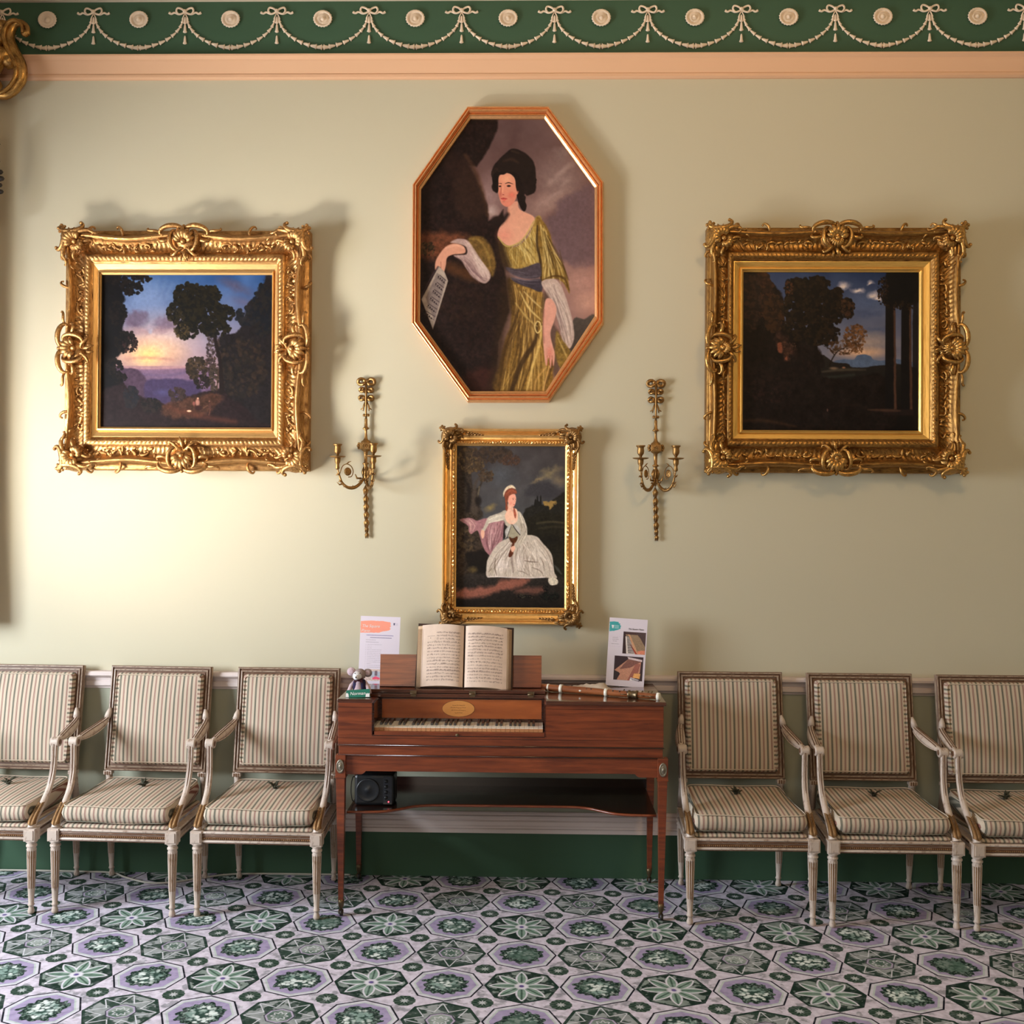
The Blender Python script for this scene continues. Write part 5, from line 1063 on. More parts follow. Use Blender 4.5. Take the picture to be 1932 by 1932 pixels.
def chair():
    e = empty('armchair', (0, 0, 0), '', 'chair', 'cream and gilt striped armchairs along the wall')
    # seat frame
    f = MB(); zc, h = .331, .044
    f.box((0, -.235, zc), (.452, .026, h)); f.box((0, .215, zc), (.42, .026, h))
    for s in (-1, 1):
        T = Matrix.Translation((s*.236, -.01, zc)) @ Matrix.Rotation(s*.062, 4, 'Z'); f.box((0, 0, 0), (.026, .43, h), T=T)
        f.box((s*.250, -.235, zc-.001), (.048, .048, .052)); f.box((s*.250, -.2605, zc-.001), (.036, .004, .040), mi=0); f.box((s*.222, .215, zc), (.034, .034, .05))
    for z, r, m in ((.350, .0050, 0), (.340, .0035, 1), (.314, .0050, 0), (.3075, .002, 1)):
        f.tube([(-.226, -.249, z), (.226, -.249, z)], r, 8, mi=m)
        for s in (-1, 1): f.tube([(s*.2630, -.21, z), (s*.238, .20, z)], r, 6, mi=m)
    f.box((0, -.2485, .3275), (.452, .003, .014), mi=1)
    sf = f.build('seat_frame', ['cpaint', 'cbrown'], e, .0015)
    bd = MB()
    for k in range(56): bd.ball((-.2225+.445*k/55, -.2515, .3265), .0032, 6)
    bd.build('beading', 'cgilt', sf)
    u = MB(); cushion(u, .228, .205, -.232, .20, .350, .018, .004, r=.02); u.build('seat_upholstery', 'stripe', e)
    c = MB(); cushion(c, .230, .208, -.238, .190, .376, .066, .008, side_mat=1, r=.035)
    for j, v in enumerate(c.v):      # the feather cushion sags a little unevenly
        x, y, z = v; c.v[j] = (x, y, z+.004*math.sin(x*17+1)*math.cos(y*13)*(.6 if z > .42 else 1)+(.047 if z > .425 else .02)*(y+.24))
    sc_ = c.build('seat_cushion', ['stripe', 'stripe'], e)
    p = MB()
    for z, i in ((.446, .004), (.378, .010)):
        o = rr_outline(.230, .208, -.238, .190, .035, i); p.tube([(x, y, z+.0024*math.sin(x*17+1)*math.cos(y*13)+(.046 if z > .42 else .02)*(y+.24)-(.002 if z > .42 else 0)) for x, y in o+o[:1]], .0022, 6, cap=False)
    p.build('piping', 'stripe_side', sc_)
    # back
    ang = math.atan2(.072, .469); Tb = Matrix.Translation((0, .188, .494)) @ Matrix.Rotation(-ang, 4, 'X') @ UVW
    b = MB(); H = .474; W = .2365
    wv = [(0, -.014), (0, .006), (.08, .011), (.22, .012), (.28, .006), (.36, .006), (.42, .011), (.56, .012), (.62, .006), (.70, .006), (.76, .010), (.92, .010), (1, .002), (1, -.014)]
    o, i = rect_pts(-W, W, 0, H), rect_pts(-W+.038, W-.038, .038, H-.038)
    R = [[((a[0]*(1-t)+c_[0]*t), (a[1]*(1-t)+c_[1]*t), hh) for a, c_ in zip(o, i)] for t, hh in wv]
    b.loft(R+[R[0]], sm=False, T=Tb, mis=[0, 1, 0, 1, 1, 1, 0, 0, 1, 1, 1, 0, 1, 0]); b.build('back_frame', ['cback', 'cbrown'], e)
    k = MB(); T2 = Tb @ Matrix.Translation((0, 0, .0)); cushion(k, W-.034, W-.034, .036, H-.036, -.006, .036, .014, T=T2, side_mat=1, r=.02)
    pad = k.build('back_cushion', ['stripe', 'stripe_side'], e)
    pp = MB(); o_ = rr_outline(W-.034, W-.034, .036, H-.036, .02, .006); pp.tube([(x, y, .031) for x, y in o_+o_[:1]], .0022, 6, cap=False, T=Tb); pp.build('piping', 'stripe_side', pad)
    for s in (-1, 1):
        st = MB(); st.tube([(s*.219, .192, .500), (s*.220, .200, .47), (s*.222, .213, .36)], [.017, .016, .018], 4, up=(0, 1, 0)); st.box((s*.219, .192, .486), (.036, .032, .016), mi=0)
        for q in (-1, 0, 1): st.box((s*.219+q*.010, .1755, .484), (.005, .004, .016), mi=1)
        st.build('back_post', ['cpaint', 'cbrown'], e)
        # arm with its carved pad
        a = MB(); ap = smooth_line([(s*.228, .205, .738), (s*.236, .170, .716), (s*.246, .090, .696), (s*.255, .010, .684), (s*.259, -.040, .680)], 5); n = len(ap)
        rad = [.012+.009*math.sin(PI*min(1, max(0, (q/(n-1)-.12)/.8))) for q in range(n)]
        a.tube(ap, rad, 10, up=(0, 0, 1), flat=.85)
        for dx in (-.010, 0, .010): a.tube([(p_[0]+dx, p_[1], p_[2]+rad[q]*.86-abs(dx)*.25) for q, p_ in enumerate(ap)][3:-3], .0022, 5, mi=1)
        for sd in (-1, 1): a.tube([(p_[0]+sd*rad[q]*.98, p_[1], p_[2]-.002-.008*math.sin(PI*q/(n-1))) for q, p_ in enumerate(ap)][3:-2], .0024, 5, mi=0)
        a.lathe([(.006, -.019), (.019, -.019), (.021, -.013), (.019, -.006), (.021, 0), (.019, .006), (.021, .013), (.019, .019), (.006, .019)], 18, T=Matrix.Translation((s*.260, -.056, .676)) @ Matrix.Rotation(PI/2, 4, 'Y'))
        for sd in (-1, 1): a.lathe([(.010, -.0015), (.012, 0), (.010, .0015)], 14, mi=1, T=Matrix.Translation((s*.260+sd*.019, -.056, .676)) @ Matrix.Rotation(PI/2, 4, 'Y'))
        a.tube([(s*.222, .212, .775), (s*.226, .205, .755), (s*.229, .196, .735)], [.006, .013, .015], 8); 
        a.build('arm', ['cpaint', 'cbrown'], e)
        g = MB(); gp = smooth_line([(s*.260, -.062, .668), (s*.259, -.064, .61), (s*.257, -.072, .55), (s*.255, -.098, .49), (s*.253, -.150, .435), (s*.251, -.200, .398), (s*.250, -.228, .370), (s*.250, -.235, .355)], 5); n = len(gp)
        gr = [.0125+.006*(q/(n-1))**2 for q in range(n)]
        g.tube(gp, gr, 8, up=(1, 0, 0), flat=1.0)
        for dx in (-.6, .6): g.tube([(p_[0]+dx*gr[q], p_[1]-gr[q]*.80, p_[2]) for q, p_ in enumerate(gp)][:int(n*.72)], .0026, 5, mi=0); 
        g.tube([(p_[0], p_[1]-gr[q]*.93, p_[2]+.001) for q, p_ in enumerate(gp)][:int(n*.72)], .0024, 5, mi=1)
        sup = g.build('arm_support', ['cpaint', 'cbrown'], e)
        lv = MB(); q0 = int(n*.60)
        for q in range(q0, n-1):
            p_ = Vector(gp[q]); r = gr[q]
            for sg in (-1, 1):
                for tt in (0, .5):
                    pq = p_.lerp(Vector(gp[q+1]), tt); lv.tube([(pq.x, pq.y-r*.80, pq.z+r*.62), (pq.x+sg*r*.55, pq.y-r*.62, pq.z+r*.62+.006), (pq.x+sg*r*1.0, pq.y-r*.1, pq.z+r*.3+.012)], [.0016, .0026, .0014], 4)
        lv.build('carved_leaf', 'cgilt', sup)
    prof = [(.010, 0), (.0135, .006), (.0135, .014), (.0095, .026), (.0095, .032), (.0135, .036), (.0135, .040), (.0105, .044), (.0125, .075), (.0145, .106), (.0150, .108), (.0165, .16), (.0185, .22), (.0195, .262), (.0200, .268), (.0170, .274), (.0215, .280), (.0215, .286), (.0160, .292), (.0235, .299), (.0235, .306)]
    def leg_mesh(x, y, rake, lean, r=1.0):
        l = MB(); l.lathe([(a_*r, z_) for a_, z_ in prof], 48, flute=(.105, .264, 12, .20), mif=1)
        l.v = [(x+vx+lean*(1-vz/.306), y+vy+rake*(1-vz/.306), vz) for vx, vy, vz in l.v]; return l
    for s in (-1, 1): leg_mesh(s*.250, -.235, 0, 0).build('leg', ['cpaint', 'cgilt'], e)
    for s in (-1, 1): leg_mesh(s*.222, .215, .018, -s*.003, .95).build('leg', ['cpaint', 'cgilt'], e)
    return e
proto = chair()
CH = [(-2.325, -.300, -2.2, 'striped cream and gilt armchair cut off by the left edge of the photo'),
      (-1.728, -.312, -2.6, 'striped cream and gilt armchair in the middle of the three left of the piano'),
      (-1.131, -.322, -1.7, 'striped cream and gilt armchair directly left of the piano'),
      (.893, -.325, .3, 'striped cream and gilt armchair directly right of the piano'),
      (1.472, -.336, -.2, 'striped cream and gilt armchair in the middle of the three right of the piano'),
      (2.046, -.355, 0, 'striped cream and gilt armchair cut off by the right edge of the photo')]
def sprig():
    b = MB(); rs = random.Random(4)
    for k in range(11):
        a = k*2.4; L = rs.uniform(.010, .022); h = rs.uniform(.006, .020)
        b.tube([(0, 0, .003), (L*.5*math.cos(a), L*.5*math.sin(a), h*.8), (L*math.cos(a), L*math.sin(a), h)], [.0028, .0042, .0008], 5, flat=.5)
    b.ball((0, 0, .004), .006, 7); return b
spm = None
for k, (x, y, r, lab) in enumerate(CH):
    o = proto if k == 0 else copy_tree(proto)
    o.location = (x, y, 0); o.rotation_euler = (0, 0, math.radians(r)); o['label'] = lab
    if spm is None: s_ = sprig().build('leaf_sprig', 'leafgreen'); spm = s_
    else: s_ = spm.copy(); COL.objects.link(s_)
    s_.scale = (1.7, 1.7, 1.7); s_.location = (x+(.0, .012, 0, -.012, 0, -.02)[k], y+.035, .4640); s_.rotation_euler = (0, 0, k*1.3)
    tag(s_, 'dried leaf sprig on the '+lab.replace('striped cream and gilt ', '').replace(' cut off by', ' at').replace(' in the middle', ', middle').replace(' of the photo', ''), 'sprig', 'leaf sprigs on the chair seats')

# ------------------------------------------------------------------ cable on the floor
cb_ = MB(); pts = smooth_line([(-2.9, -.045, .006), (-2.5, -.035, .006), (-2.225, -.035, .006), (-2.07, -.04, .006), (-1.942, -.05, .006), (-1.857, -.11, .006), (-1.73, -.175, .006), (-1.62, -.165, .006), (-1.477, -.085, .006), (-1.324, -.04, .006), (-.93, -.034, .006), (-.84, -.036, .006)], 10)
cb_.tube(pts, .0045, 8); tag(cb_.build('power_cable', 'cable'), 'thin cream cable along the skirting behind the left armchairs', 'cable')
# ------------------------------------------------------------------ square piano
def piano():
    PX = -.136; e = empty('square_piano', (PX, -.30, 0), 'small mahogany square piano on tapered legs with the keyboard open', 'piano')
    yf, yb = -.530+.30, -.045+.30        # case front and back, local
    x0, x1 = -.811-PX, .537-PX; kx0, kx1 = -.669-PX, .047-PX; zt = .886; zb = .668; ks = .752; kb = -.37+.30
    c = MB()
    c.box(((x0+kx0)/2, (yf+yb)/2, (ks+zt)/2), (kx0-x0, yb-yf, zt-ks)); c.box(((kx1+x1)/2, (yf+yb)/2, (ks+zt)/2), (x1-kx1, yb-yf, zt-ks))
    c.box(((kx0+kx1)/2, (kb+.012+yb)/2, (ks+zt)/2), (kx1-kx0, yb-kb-.012, zt-ks))
    c.box(((x0+x1)/2, (yf+yb)/2, (.712+ks)/2), (x1-x0, yb-yf, ks-.712)); c.box(((x0+x1)/2, (yf+yb)/2+.002, .690), (x1-x0-.004, yb-yf-.004, .044))
    cs = c.build('case', 'mahogany', e, .0015)
    q = MB()     # thin edge mouldings and veneer lines round the front
    for z in (.711, .669): q.tube([(x0-.002, yf-.001, z), (x1+.002, yf-.001, z)], .0032, 8)
    for z in (.868,): q.box(((x0+kx0)/2, yf-.0004, z), (kx0-x0-.004, .0012, .0016)); q.box(((kx1+x1)/2, yf-.0004, z), (x1-kx1-.004, .0012, .0016))
    q.box(((x0+x1)/2, yf-.0004, .7405), (x1-x0, .0012, .0016))
    for zz, w in ((.752, 0),): q.box(((kx0+kx1)/2, yf-.001, .7515), (kx1-kx0, .003, .003))
    for x in (kx0, kx1): q.box((x, yf-.0005, (ks+zt)/2), (.003, .002, zt-ks))
    q.build('edge_moulding', 'mahogany_dark', e)
    # stand: apron with shaped ends, legs, rosettes
    a = MB(); za = .668; L0, L1 = x0+.012, x1-.012
    poly = [(L0, za), (L0, .588), (L0+.085, .588), (L0+.095, .592), (L0+.105, .602), (L1-.105, .602), (L1-.095, .592), (L1-.085, .588), (L1, .588), (L1, za)]
    a.prism(poly, .0, .022, T=Matrix.Translation((0, yf+.026, 0)) @ UVW); a.box(((L0+L1)/2, yb-.02, .63), (L1-L0, .02, .07))
    for x in (L0+.006, L1-.006): a.box((x, (yf+yb)/2, .63), (.02, yb-yf-.05, .07))
    a.build('apron', 'mahogany', e, .001)
    lx0, lx1, ly0, ly1 = -.798-PX, .534-PX, -.522+.30, -.075+.30
    for lx in (lx0, lx1):
        for ly in (ly0, ly1):
            l = MB(); s = 1 if lx < 0 else -1
            l.box((lx, ly, .625), (.042, .040, .090)); l.box((lx, ly, .579), (.046, .044, .005))
            R = [[(lx-s*.0185, ly-.018, .577), (lx+s*.0185, ly-.018, .577), (lx+s*.0185, ly+.018, .577), (lx-s*.0185, ly+.018, .577)], [(lx+s*.003-s*.0095, ly-.010, .062), (lx+s*.003+s*.0105, ly-.010, .062), (lx+s*.003+s*.0105, ly+.010, .062), (lx+s*.003-s*.0095, ly+.010, .062)]]
            l.loft(R, sm=False, cap0=True, cap1=True); lg = l.build('leg', 'mahogany', e, .001)
            k = MB(); X = lx+s*.0035; k.lathe([(.0135, .070), (.0130, .055), (.0110, .040), (.0070, .032), (.006, .024)], 12, c=(X, ly, 0)); k.box((X, ly, .018), (.020, .010, .016)); ca = k.build('caster_cup', 'brassdark', lg)
            w = MB(); w.lathe([(.0135, -.006), (.0135, .006)], 16, T=Matrix.Translation((X+.002, ly, .0138)) @ Matrix.Rotation(PI/2, 4, 'Y')); w.build('caster_wheel', 'rubber', lg)
    for lx in (lx0, lx1):
        r = MB(); T = Matrix.Translation((lx, ly0-.0205, .625)) @ Matrix.Rotation(PI/2, 4, 'X')
        r.lathe([(.018, 0), (.019, .003), (.016, .006), (.0135, .003), (.011, .003), (.0095, .006), (.007, .004), (.004, .008), (.001, .009)], 28, T=T, sx=.85, sy=1.55); r.build('oval_rosette', 'pewter', e)
    # shelf with serpentine front and back board
    s = MB(); n = 40; F = []
    for k in range(n+1):
        t = k/n; x = lx0+.02+(lx1-lx0-.04)*t; m = 1/(1+math.exp(-(min(t, 1-t)-.175)*38)); F.append((x, -.525+.30+.030+.120*m))
    Pp = F+[(lx1-.02, ly1+.02), (lx0+.02, ly1+.02)]; s.prism(Pp, .418, .428); s.build('shelf', 'shelfwood', e, .001)
    s = MB(); s.tube([(x, y-.001, .423) for x, y in F], .0058, 8); s.build('shelf_edge', 'mahogany', e)
    s = MB(); s.box(((lx0+lx1)/2, ly1+.022, .446), (lx1-lx0, .008, .040)); s.build('shelf_rail', 'shelfwood', e)
    # name board, keys
    b = MB(); b.box(((kx0+kx1)/2+.003, kb, .836), (kx1-kx0-.03, .006, .082)); nb = b.build('name_board', 'satinwood', e, .001)
    b = MB(); b.box(((kx0+kx1)/2, kb+.006, .825), (kx1-kx0, .012, .12)); b.box((kx0+.004, (yf+kb)/2, .82), (.008, kb-yf-.004, .13)); b.build('key_well', 'mahogany_dark', e)
    b = MB(); T = Matrix.Translation((-.322-PX, kb-.0032, .8375)) @ Matrix.Rotation(PI/2, 4, 'X'); b.prism([(.069*math.cos(k*PI/24), .0345*math.sin(k*PI/24)) for k in range(48)], 0, .0012, T=T); pl = b.build('name_plaque', 'plaque', nb)
    b = MB(); b.prism([(.0702*math.cos(k*PI/24), .0357*math.sin(k*PI/24)) for k in range(48)], -.0002, .0007, T=T)
    rs = random.Random(8)
    for row, (zo, wd) in enumerate(((.014, .05), (.004, .066), (-.007, .06), (-.018, .03))):
        x = -wd/2
        while x < wd/2:
            L = rs.uniform(.004, .008); b.tube([(x, zo+rs.uniform(-.001, .002), .0018), (x+L*.5, zo+rs.uniform(-.002, .003), .0018), (x+L, zo, .0018)], .0005, 4, T=T); x += L+.002
    b.build('inscription', 'calf', pl)
    b = MB(); b.box(((kx0+kx1)/2, yf+.010, .7600), (kx1-kx0-.002, .016, .016)); b.build('key_slip', 'mahogany', e)
    N = 36; w = (kx1-kx0-.014)/N; ky0 = yf+.028
    for k in range(N):
        x = kx0+.007+w*(k+.5)
        b = MB(); b.box((x, (ky0+kb)/2, .7765), (w-.0009, kb-ky0-.001, .0095)); kk = b.build('natural_key', 'ivory', e)
        b = MB(); b.box((x, ky0-.0012, .7700), (w-.0009, .002, .0185)); b.box((x, ky0-.0026, .7740), (w-.0009, .001, .0016)); b.build('key_front', 'boxwood_key', kk)
    pat = [1, 1, 0, 1, 1, 1, 0]      # F..E from the lowest F
    for k in range(N-1):
        if (k % 7) in (3, 6) if False else ((k+0) % 7) in (3, 6): continue
        x = kx0+.007+w*(k+1)
        b = MB(); b.loft([[(x-.0052, ky0+.046, .781), (x+.0052, ky0+.046, .781), (x+.0052, kb-.001, .781), (x-.0052, kb-.001, .781)], [(x-.0045, ky0+.049, .7905), (x+.0045, ky0+.049, .7905), (x+.0045, kb-.001, .7915), (x-.0045, kb-.001, .7915)]], sm=False, cap0=True, cap1=True); b.build('sharp_key', 'ebony', e)
    b = MB(); T = Matrix.Translation((-.315-PX, yf-.0005, .756)) @ Matrix.Rotation(PI/2, 4, 'X'); b.lathe([(.007, 0), (.007, .002), (.003, .003)], 16, T=T); b.build('keyhole_plate', 'brassdark', e)
    # lid: L-shaped main leaf, flap folded back on it
    l = MB(); z0, z1 = .886, .902
    fl = kb-.018; P = [(x0-.006, yf-.006), (kx0+.002, yf-.006), (kx0-.030, fl+.012), (kx0+.0, fl), (kx1, fl), (kx1+.0, yf-.010), (x1+.010, yf-.010), (x1+.010, yb+.004), (x0-.006, yb+.004)]
    P = [(x0-.004, yf-.002), (kx0-.001, yf-.002), (kx0-.032, fl), (kx1, fl), (kx1+.003, yf-.009), (x1+.010, yf-.009), (x1+.010, yb+.004), (x0-.006, yb+.004)]
    l.prism(P, z0, z1); l.build('lid', 'mahogany_top', e, .003)
    l = MB(); l.box((((-.716-PX)+(kx1+.004))/2, fl+.080, .9115), (kx1+.004-(-.716-PX), .150, .016)); l.build('folded_flap', 'mahogany_top', e, .003)
    for hx in (-.515, -.262, -.012):
        h = MB(); X = hx-PX; h.box((X, fl+.0015, .9095), (.026, .006, .010)); h.box((X, fl-.0005, .896), (.022, .003, .010)); h.tube([(X-.013, fl-.001, .903), (X+.013, fl-.001, .903)], .0035, 8)
        h.tube([(X+.012, fl-.003, .893), (X+.014, fl-.004, .917)], .0012, 5); h.build('hinge', 'brassdark', e)
    # music desk
    T = Matrix.Translation((0, fl+.085, .9200)) @ Matrix.Rotation(-.16, 4, 'X') @ UVW
    m = MB(); m.box(((-.672+.034)/2-PX, .069, 0), (.706, .138, .008), T=T); m.build('music_desk', 'mahogany_mid', e, .001)
    m = MB(); m.box(((-.672+.034)/2-PX, .004, .008), (.700, .008, .018), T=T)
    for x in (-.60, -.03): m.box((x-PX, .004, .014), (.05, .006, .012), T=T)
    m.build('desk_ledge', 'mahogany', e)
    return e
piano()
FLY = -.37-.018     # world y of the flap's front edge

# ------------------------------------------------------------------ open music book on the desk
def music_book():
    Wb, Hb = .208, .265
    T0 = Matrix.Translation((-.3035, FLY+.056, .921)) @ Matrix.Rotation(.008, 4, 'Y') @ Matrix.Rotation(-.20, 4, 'X')
    e = empty('open_music_book', (-.3035, FLY+.056, .921), 'large open book of old printed sheet music on the piano music desk', 'book'); e.rotation_euler = T0.to_euler()
    c = MB(); c.prism([(-.212, -.004), (.212, -.012), (.214, .262), (.005, .270), (-.205, .275)], -.004, -.001, T=UVW); c.build('cover', 'calf', e)
    def hgt(s): return .006+.026*np.clip(np.sin(np.clip(s, 0, 1)**.62*PI*.92), 0, 1)**.8+.004*(1-s)
    def page(side):
        cv = Canvas((0, 0, 100, 125), 1.6, (222, 198, 180), 60+side); cv.c += (fbm(cv.h, cv.w, 5, 60+side)[..., None]-.5)*22
        cv.c *= 1-.05*np.clip(1-np.abs(cv.X-(0 if side > 0 else 100))/7, 0, 1)[..., None]*0
        rs = random.Random(side+5); N = 16; xa, xb = (8, 90) if side > 0 else (14, 92)
        for r in range(N):
            y = 16+r*6.35; x0 = xa if side > 0 or r > 2 else 36
            for q in range(5): cv.line([(x0, y+q*.62), (xb, y+q*.62)], .22, (168, 142, 132), .28, .5, False, 0)
            dark = rs.random()
            x = x0+1
            while x < xb-1.5:
                st = rs.choice((1.1, 1.4, 2.2)); yy = y+rs.uniform(0, 2.6)
                if rs.random() < .55+.35*dark: cv.ell(x, yy, .7, .55, (70, 50, 46), .4, .8, 0, 0); cv.line([(x+.5, yy), (x+.5, yy-2.2 if yy > y+1 else yy+2.2)], .25, (84, 64, 58), .25, .7, False, 0)
                if rs.random() < .25*dark: cv.line([(x, y-.2), (x+3, y-.4)], .6, (60, 44, 40), .3, .7, False, 0)
                x += st
            cv.line([(x0, y), (x0, y+2.6)], .4, (110, 90, 80), .3, .7, False, 0)
        if side < 0:
            cv.line([(14, 24), (31, 24)], .7, (140, 116, 106), .4, .8); cv.line([(15, 26), (15, 36)], .4, (190, 168, 152), .4, .7); cv.line([(32, 26), (32, 36)], .4, (190, 168, 152), .4, .7); cv.ell(21, 28, .8, 1.2, (60, 44, 40), .4)
        def fn(U, V):
            s = U if side > 0 else 1-U; w = .176
            x = (.003+w*s+.006*s)*(1 if side > 0 else -1); out = hgt(s)
            z = Hb*(1-V)+(.010*np.sin(s*PI*.7) if side > 0 else .008*np.sin(s*PI*.8))*(1)-.016*s*(1 if side > 0 else .3)+.0
            return np.stack([x, -out-.002, z], -1)
        cv.sheet('page', 'page', e, 0, 1, 0, 1, fn)
        # page block: the leaves beneath, fanned at the fore edge
        b = MB(); R = []
        for z in (0.001, Hb-.002):
            top = []; S = np.linspace(0, 1, 15)
            for s in S: top.append((float(.003+.182*s), float(hgt(s))+.0005))
            top += [(.197, .008), (.205, .001), (.003, -.001)]
            dz = lambda x: (.010*math.sin(min(1, x/.182)*PI*.7) if side > 0 else .008*math.sin(min(1, x/.182)*PI*.8))-.016*min(1.1, x/.182)*(1 if side > 0 else .3)
            R.append([(side*x, -h, z+dz(x)) for x, h in top])
        b.loft(R, sm=False, cap0=True, cap1=True)
        for k in range(9):
            x = .187+.0022*k; h = .010+.0035*(8-k)*.35
            b.tube([(side*x, -h*(1-k*.06), -.014 if side > 0 else -.004), (side*x, -h*(1-k*.06), Hb-.016)], .0007, 4)
        b.build('page_block', 'pageedge', e)
    page(-1); page(1)
music_book()

# ------------------------------------------------------------------ printed cards standing on the lid
def card(name, label, pos, rotz, tilt, lean, w, h, cv, extra):
    e = empty(name, pos, label, 'notice'); e.rotation_euler = (Matrix.Rotation(rotz, 4, 'Z') @ Matrix.Rotation(-tilt, 4, 'X') @ Matrix.Rotation(lean, 4, 'Y')).to_euler()
    b = MB(); b.box((0, .0015, h/2), (w, .002, h)); b.build('card_back', 'white', e)
    s = cv.sheet('printed_face', 'print', e, -w/2, w/2, 0, h); s.location = (0, -.0002, 0); extra(e)
    b = MB(); b.loft([[(-.02, .003, 0), (.02, .003, 0), (.02, .06, .0), (-.02, .06, .0)], [(-.018, .003, h*.6), (.018, .003, h*.6), (.018, .005, h*.6), (-.018, .005, h*.6)]], sm=False, cap0=True, cap1=True); b.build('strut', 'white', e)
    return e
def face_left():
    cv = Canvas((0, 0, 76, 128), 2.4, (224, 214, 226), 71)
    cv.poly([(.5, 10), (20, 8.5), (44, 9), (56, 10.5), (58, 13), (57, 16), (58.5, 18), (56, 21), (58, 23), (55, 26), (44, 28), (36, 31), (12, 31.5), (.5, 32)], (250, 158, 134), .3, .6, sm=False, tex=.02)
    rs = random.Random(3)
    def words(x, y, n, c, h=.9):
        q = x
        while q < x+n: L = rs.uniform(1.5, 5); cv.line([(q, y), (min(q+L, x+n), y)], h, c, .3, .55, False, .3); q += L+.9
    words(13, 36, 50, (110, 100, 150), 1.5); words(20, 40.5, 40, (100, 90, 130), 1.5); words(12, 45, 18, (150, 140, 150)); words(12, 49, 24, (140, 130, 140))
    for k in range(14): words(15, 53.5+k*3.3, rs.choice((28, 30, 26, 8, 27)), (176, 166, 178)); cv.ell(12, 53.5+k*3.3, .5, .5, (150, 140, 150), .5)
    cv.poly([(58.8+4, 12), (66, 12), (65, 16), (63.5, 16)], (60, 60, 90), .3, 0, sm=False); words(66.5, 12.5, 5, (160, 150, 175), .6); words(66.5, 14.2, 5, (160, 150, 175), .6); words(66.5, 15.9, 5, (160, 150, 175), .6)
    cv.poly([(12, 100), (50, 100), (50, 122), (12, 122)], (214, 190, 180), .3, 0, sm=False, tex=.3); cv.poly([(24, 104), (44, 104), (44, 116), (24, 116)], (180, 186, 200), .4, 0, sm=False); cv.poly([(31, 103), (36, 103), (36, 112), (31, 112)], (120, 100, 110), .4, 0, sm=False); cv.poly([(27, 116), (33, 113), (41, 116), (41, 119), (27, 119)], (240, 90, 120), .4, 0, sm=False)
    return cv
def TX(x, z, sc=1): return Matrix.Translation((x, -.0008, z)) @ UVW
M['white_ink'] = mat('white_lettering', (.85, .82, .80), .5)[0]
def ex_left(e):
    text_part('heading', 'The Square', .0175, 'white_ink', TX(-.083, .254), e, shear=.25); text_part('heading', 'Piano', .0175, 'white_ink', TX(-.085, .233), e, shear=.25)
card('information_sheet', 'tall white information sheet with a coral heading, standing left of the music book', (-.702, -.150, .9040), .0, .045, .028, .180, .304, face_left(), ex_left)
def face_right():
    cv = Canvas((0, 0, 72, 128), 2.4, (228, 218, 230), 73)
    cv.poly([(1, 8), (10, 7), (18, 8), (17.5, 10), (21, 11), (20, 13), (22.5, 15), (21.5, 18), (22, 20), (17, 23), (10, 25), (1, 26)], (70, 168, 172), .3, .6, sm=False, tex=.03)
    cv.poly([(4.5, 14), (9.5, 14), (8.5, 20), (6, 20)], (235, 235, 240), .3, 0, sm=False)
    for k in range(4): cv.line([(10.5, 14.3+k*1.8), (18, 14.3+k*1.8)], .9, (225, 235, 238), .3, .7, False)
    for a in (((3, 35), (23, 35)), ((23, 35), (23, 54)), ((23, 54), (3, 54)), ((3, 54), (3, 35))): cv.line(list(a), .5, (214, 200, 220), .3, .8, False)
    for k, (x, n) in enumerate(((8, 10), (8, 11), (9, 7), (6, 14))): cv.line([(x, 37.5+k*3.2+(2 if k == 3 else 0)), (x+n, 37.5+k*3.2+(2 if k == 3 else 0))], .9, (170, 160, 175), .3, .7, False, .3)
    # photograph of a keyboard
    P = lambda p, c, s=.35: cv.poly(p, c, s, 0, sm=False, tex=.15)
    P([(28, 25), (70, 25), (70, 66), (28, 66)], (78, 56, 56)); P([(32, 30), (70, 30), (70, 66), (46, 66)], (156, 130, 104)); P([(50, 25), (70, 25), (70, 52), (60, 36)], (84, 66, 66)); P([(36, 30), (40, 30), (58, 66), (52, 66)], (210, 160, 124)); P([(56, 60), (70, 58), (70, 66), (57, 66)], (226, 140, 112)); P([(31, 34), (38, 33), (52, 66), (35, 66)], (232, 220, 214)); P([(40, 46), (44, 50), (56, 66), (52, 66)], (176, 70, 54))
    for k in range(13): y = 33+k*2.55; P([(34+k*.35, y), (38.5+k*.95, y-.3), (39+k*.95, y+.9), (34.5+k*.35, y+1.4)], (44, 34, 36), .25)
    P([(28, 25), (31, 25), (35, 66), (28, 66)], (60, 40, 42))
    # photograph of an instrument seen from above
    P([(14, 71), (68, 71), (68, 116), (14, 116)], (64, 48, 54)); P([(40, 76), (64, 80), (63, 100), (50, 116), (20, 116), (26, 104), (15, 98)], (206, 150, 126)); P([(40, 76), (64, 80), (44, 92), (24, 96)], (138, 94, 86)); P([(38, 72), (66, 76), (66, 80), (40, 76)], (226, 206, 208)); P([(54, 84), (63, 84), (58, 106), (46, 116), (40, 116)], (168, 104, 92)); P([(52, 102), (64, 102), (63, 112), (50, 110)], (244, 180, 112)); P([(46, 110), (62, 114), (60, 116), (44, 116)], (240, 236, 244)); P([(14, 98), (24, 102), (20, 116), (14, 116)], (62, 52, 56))
    for k in range(5): cv.line([(47+k*3, 111.5+k*.8), (50+k*3, 114.5+k*.6)], .8, (50, 40, 60), .3, .9, False)
    return cv
def ex_right(e): text_part('heading', 'The Square Piano', .0098, 'ink', TX(.070, .255), e, 'RIGHT', shear=.25)
card('information_card', 'white card with two photographs and a teal logo, standing right of the music book', (.408, -.150, .9040), 0, .045, .060, .171, .304, face_right(), ex_right)

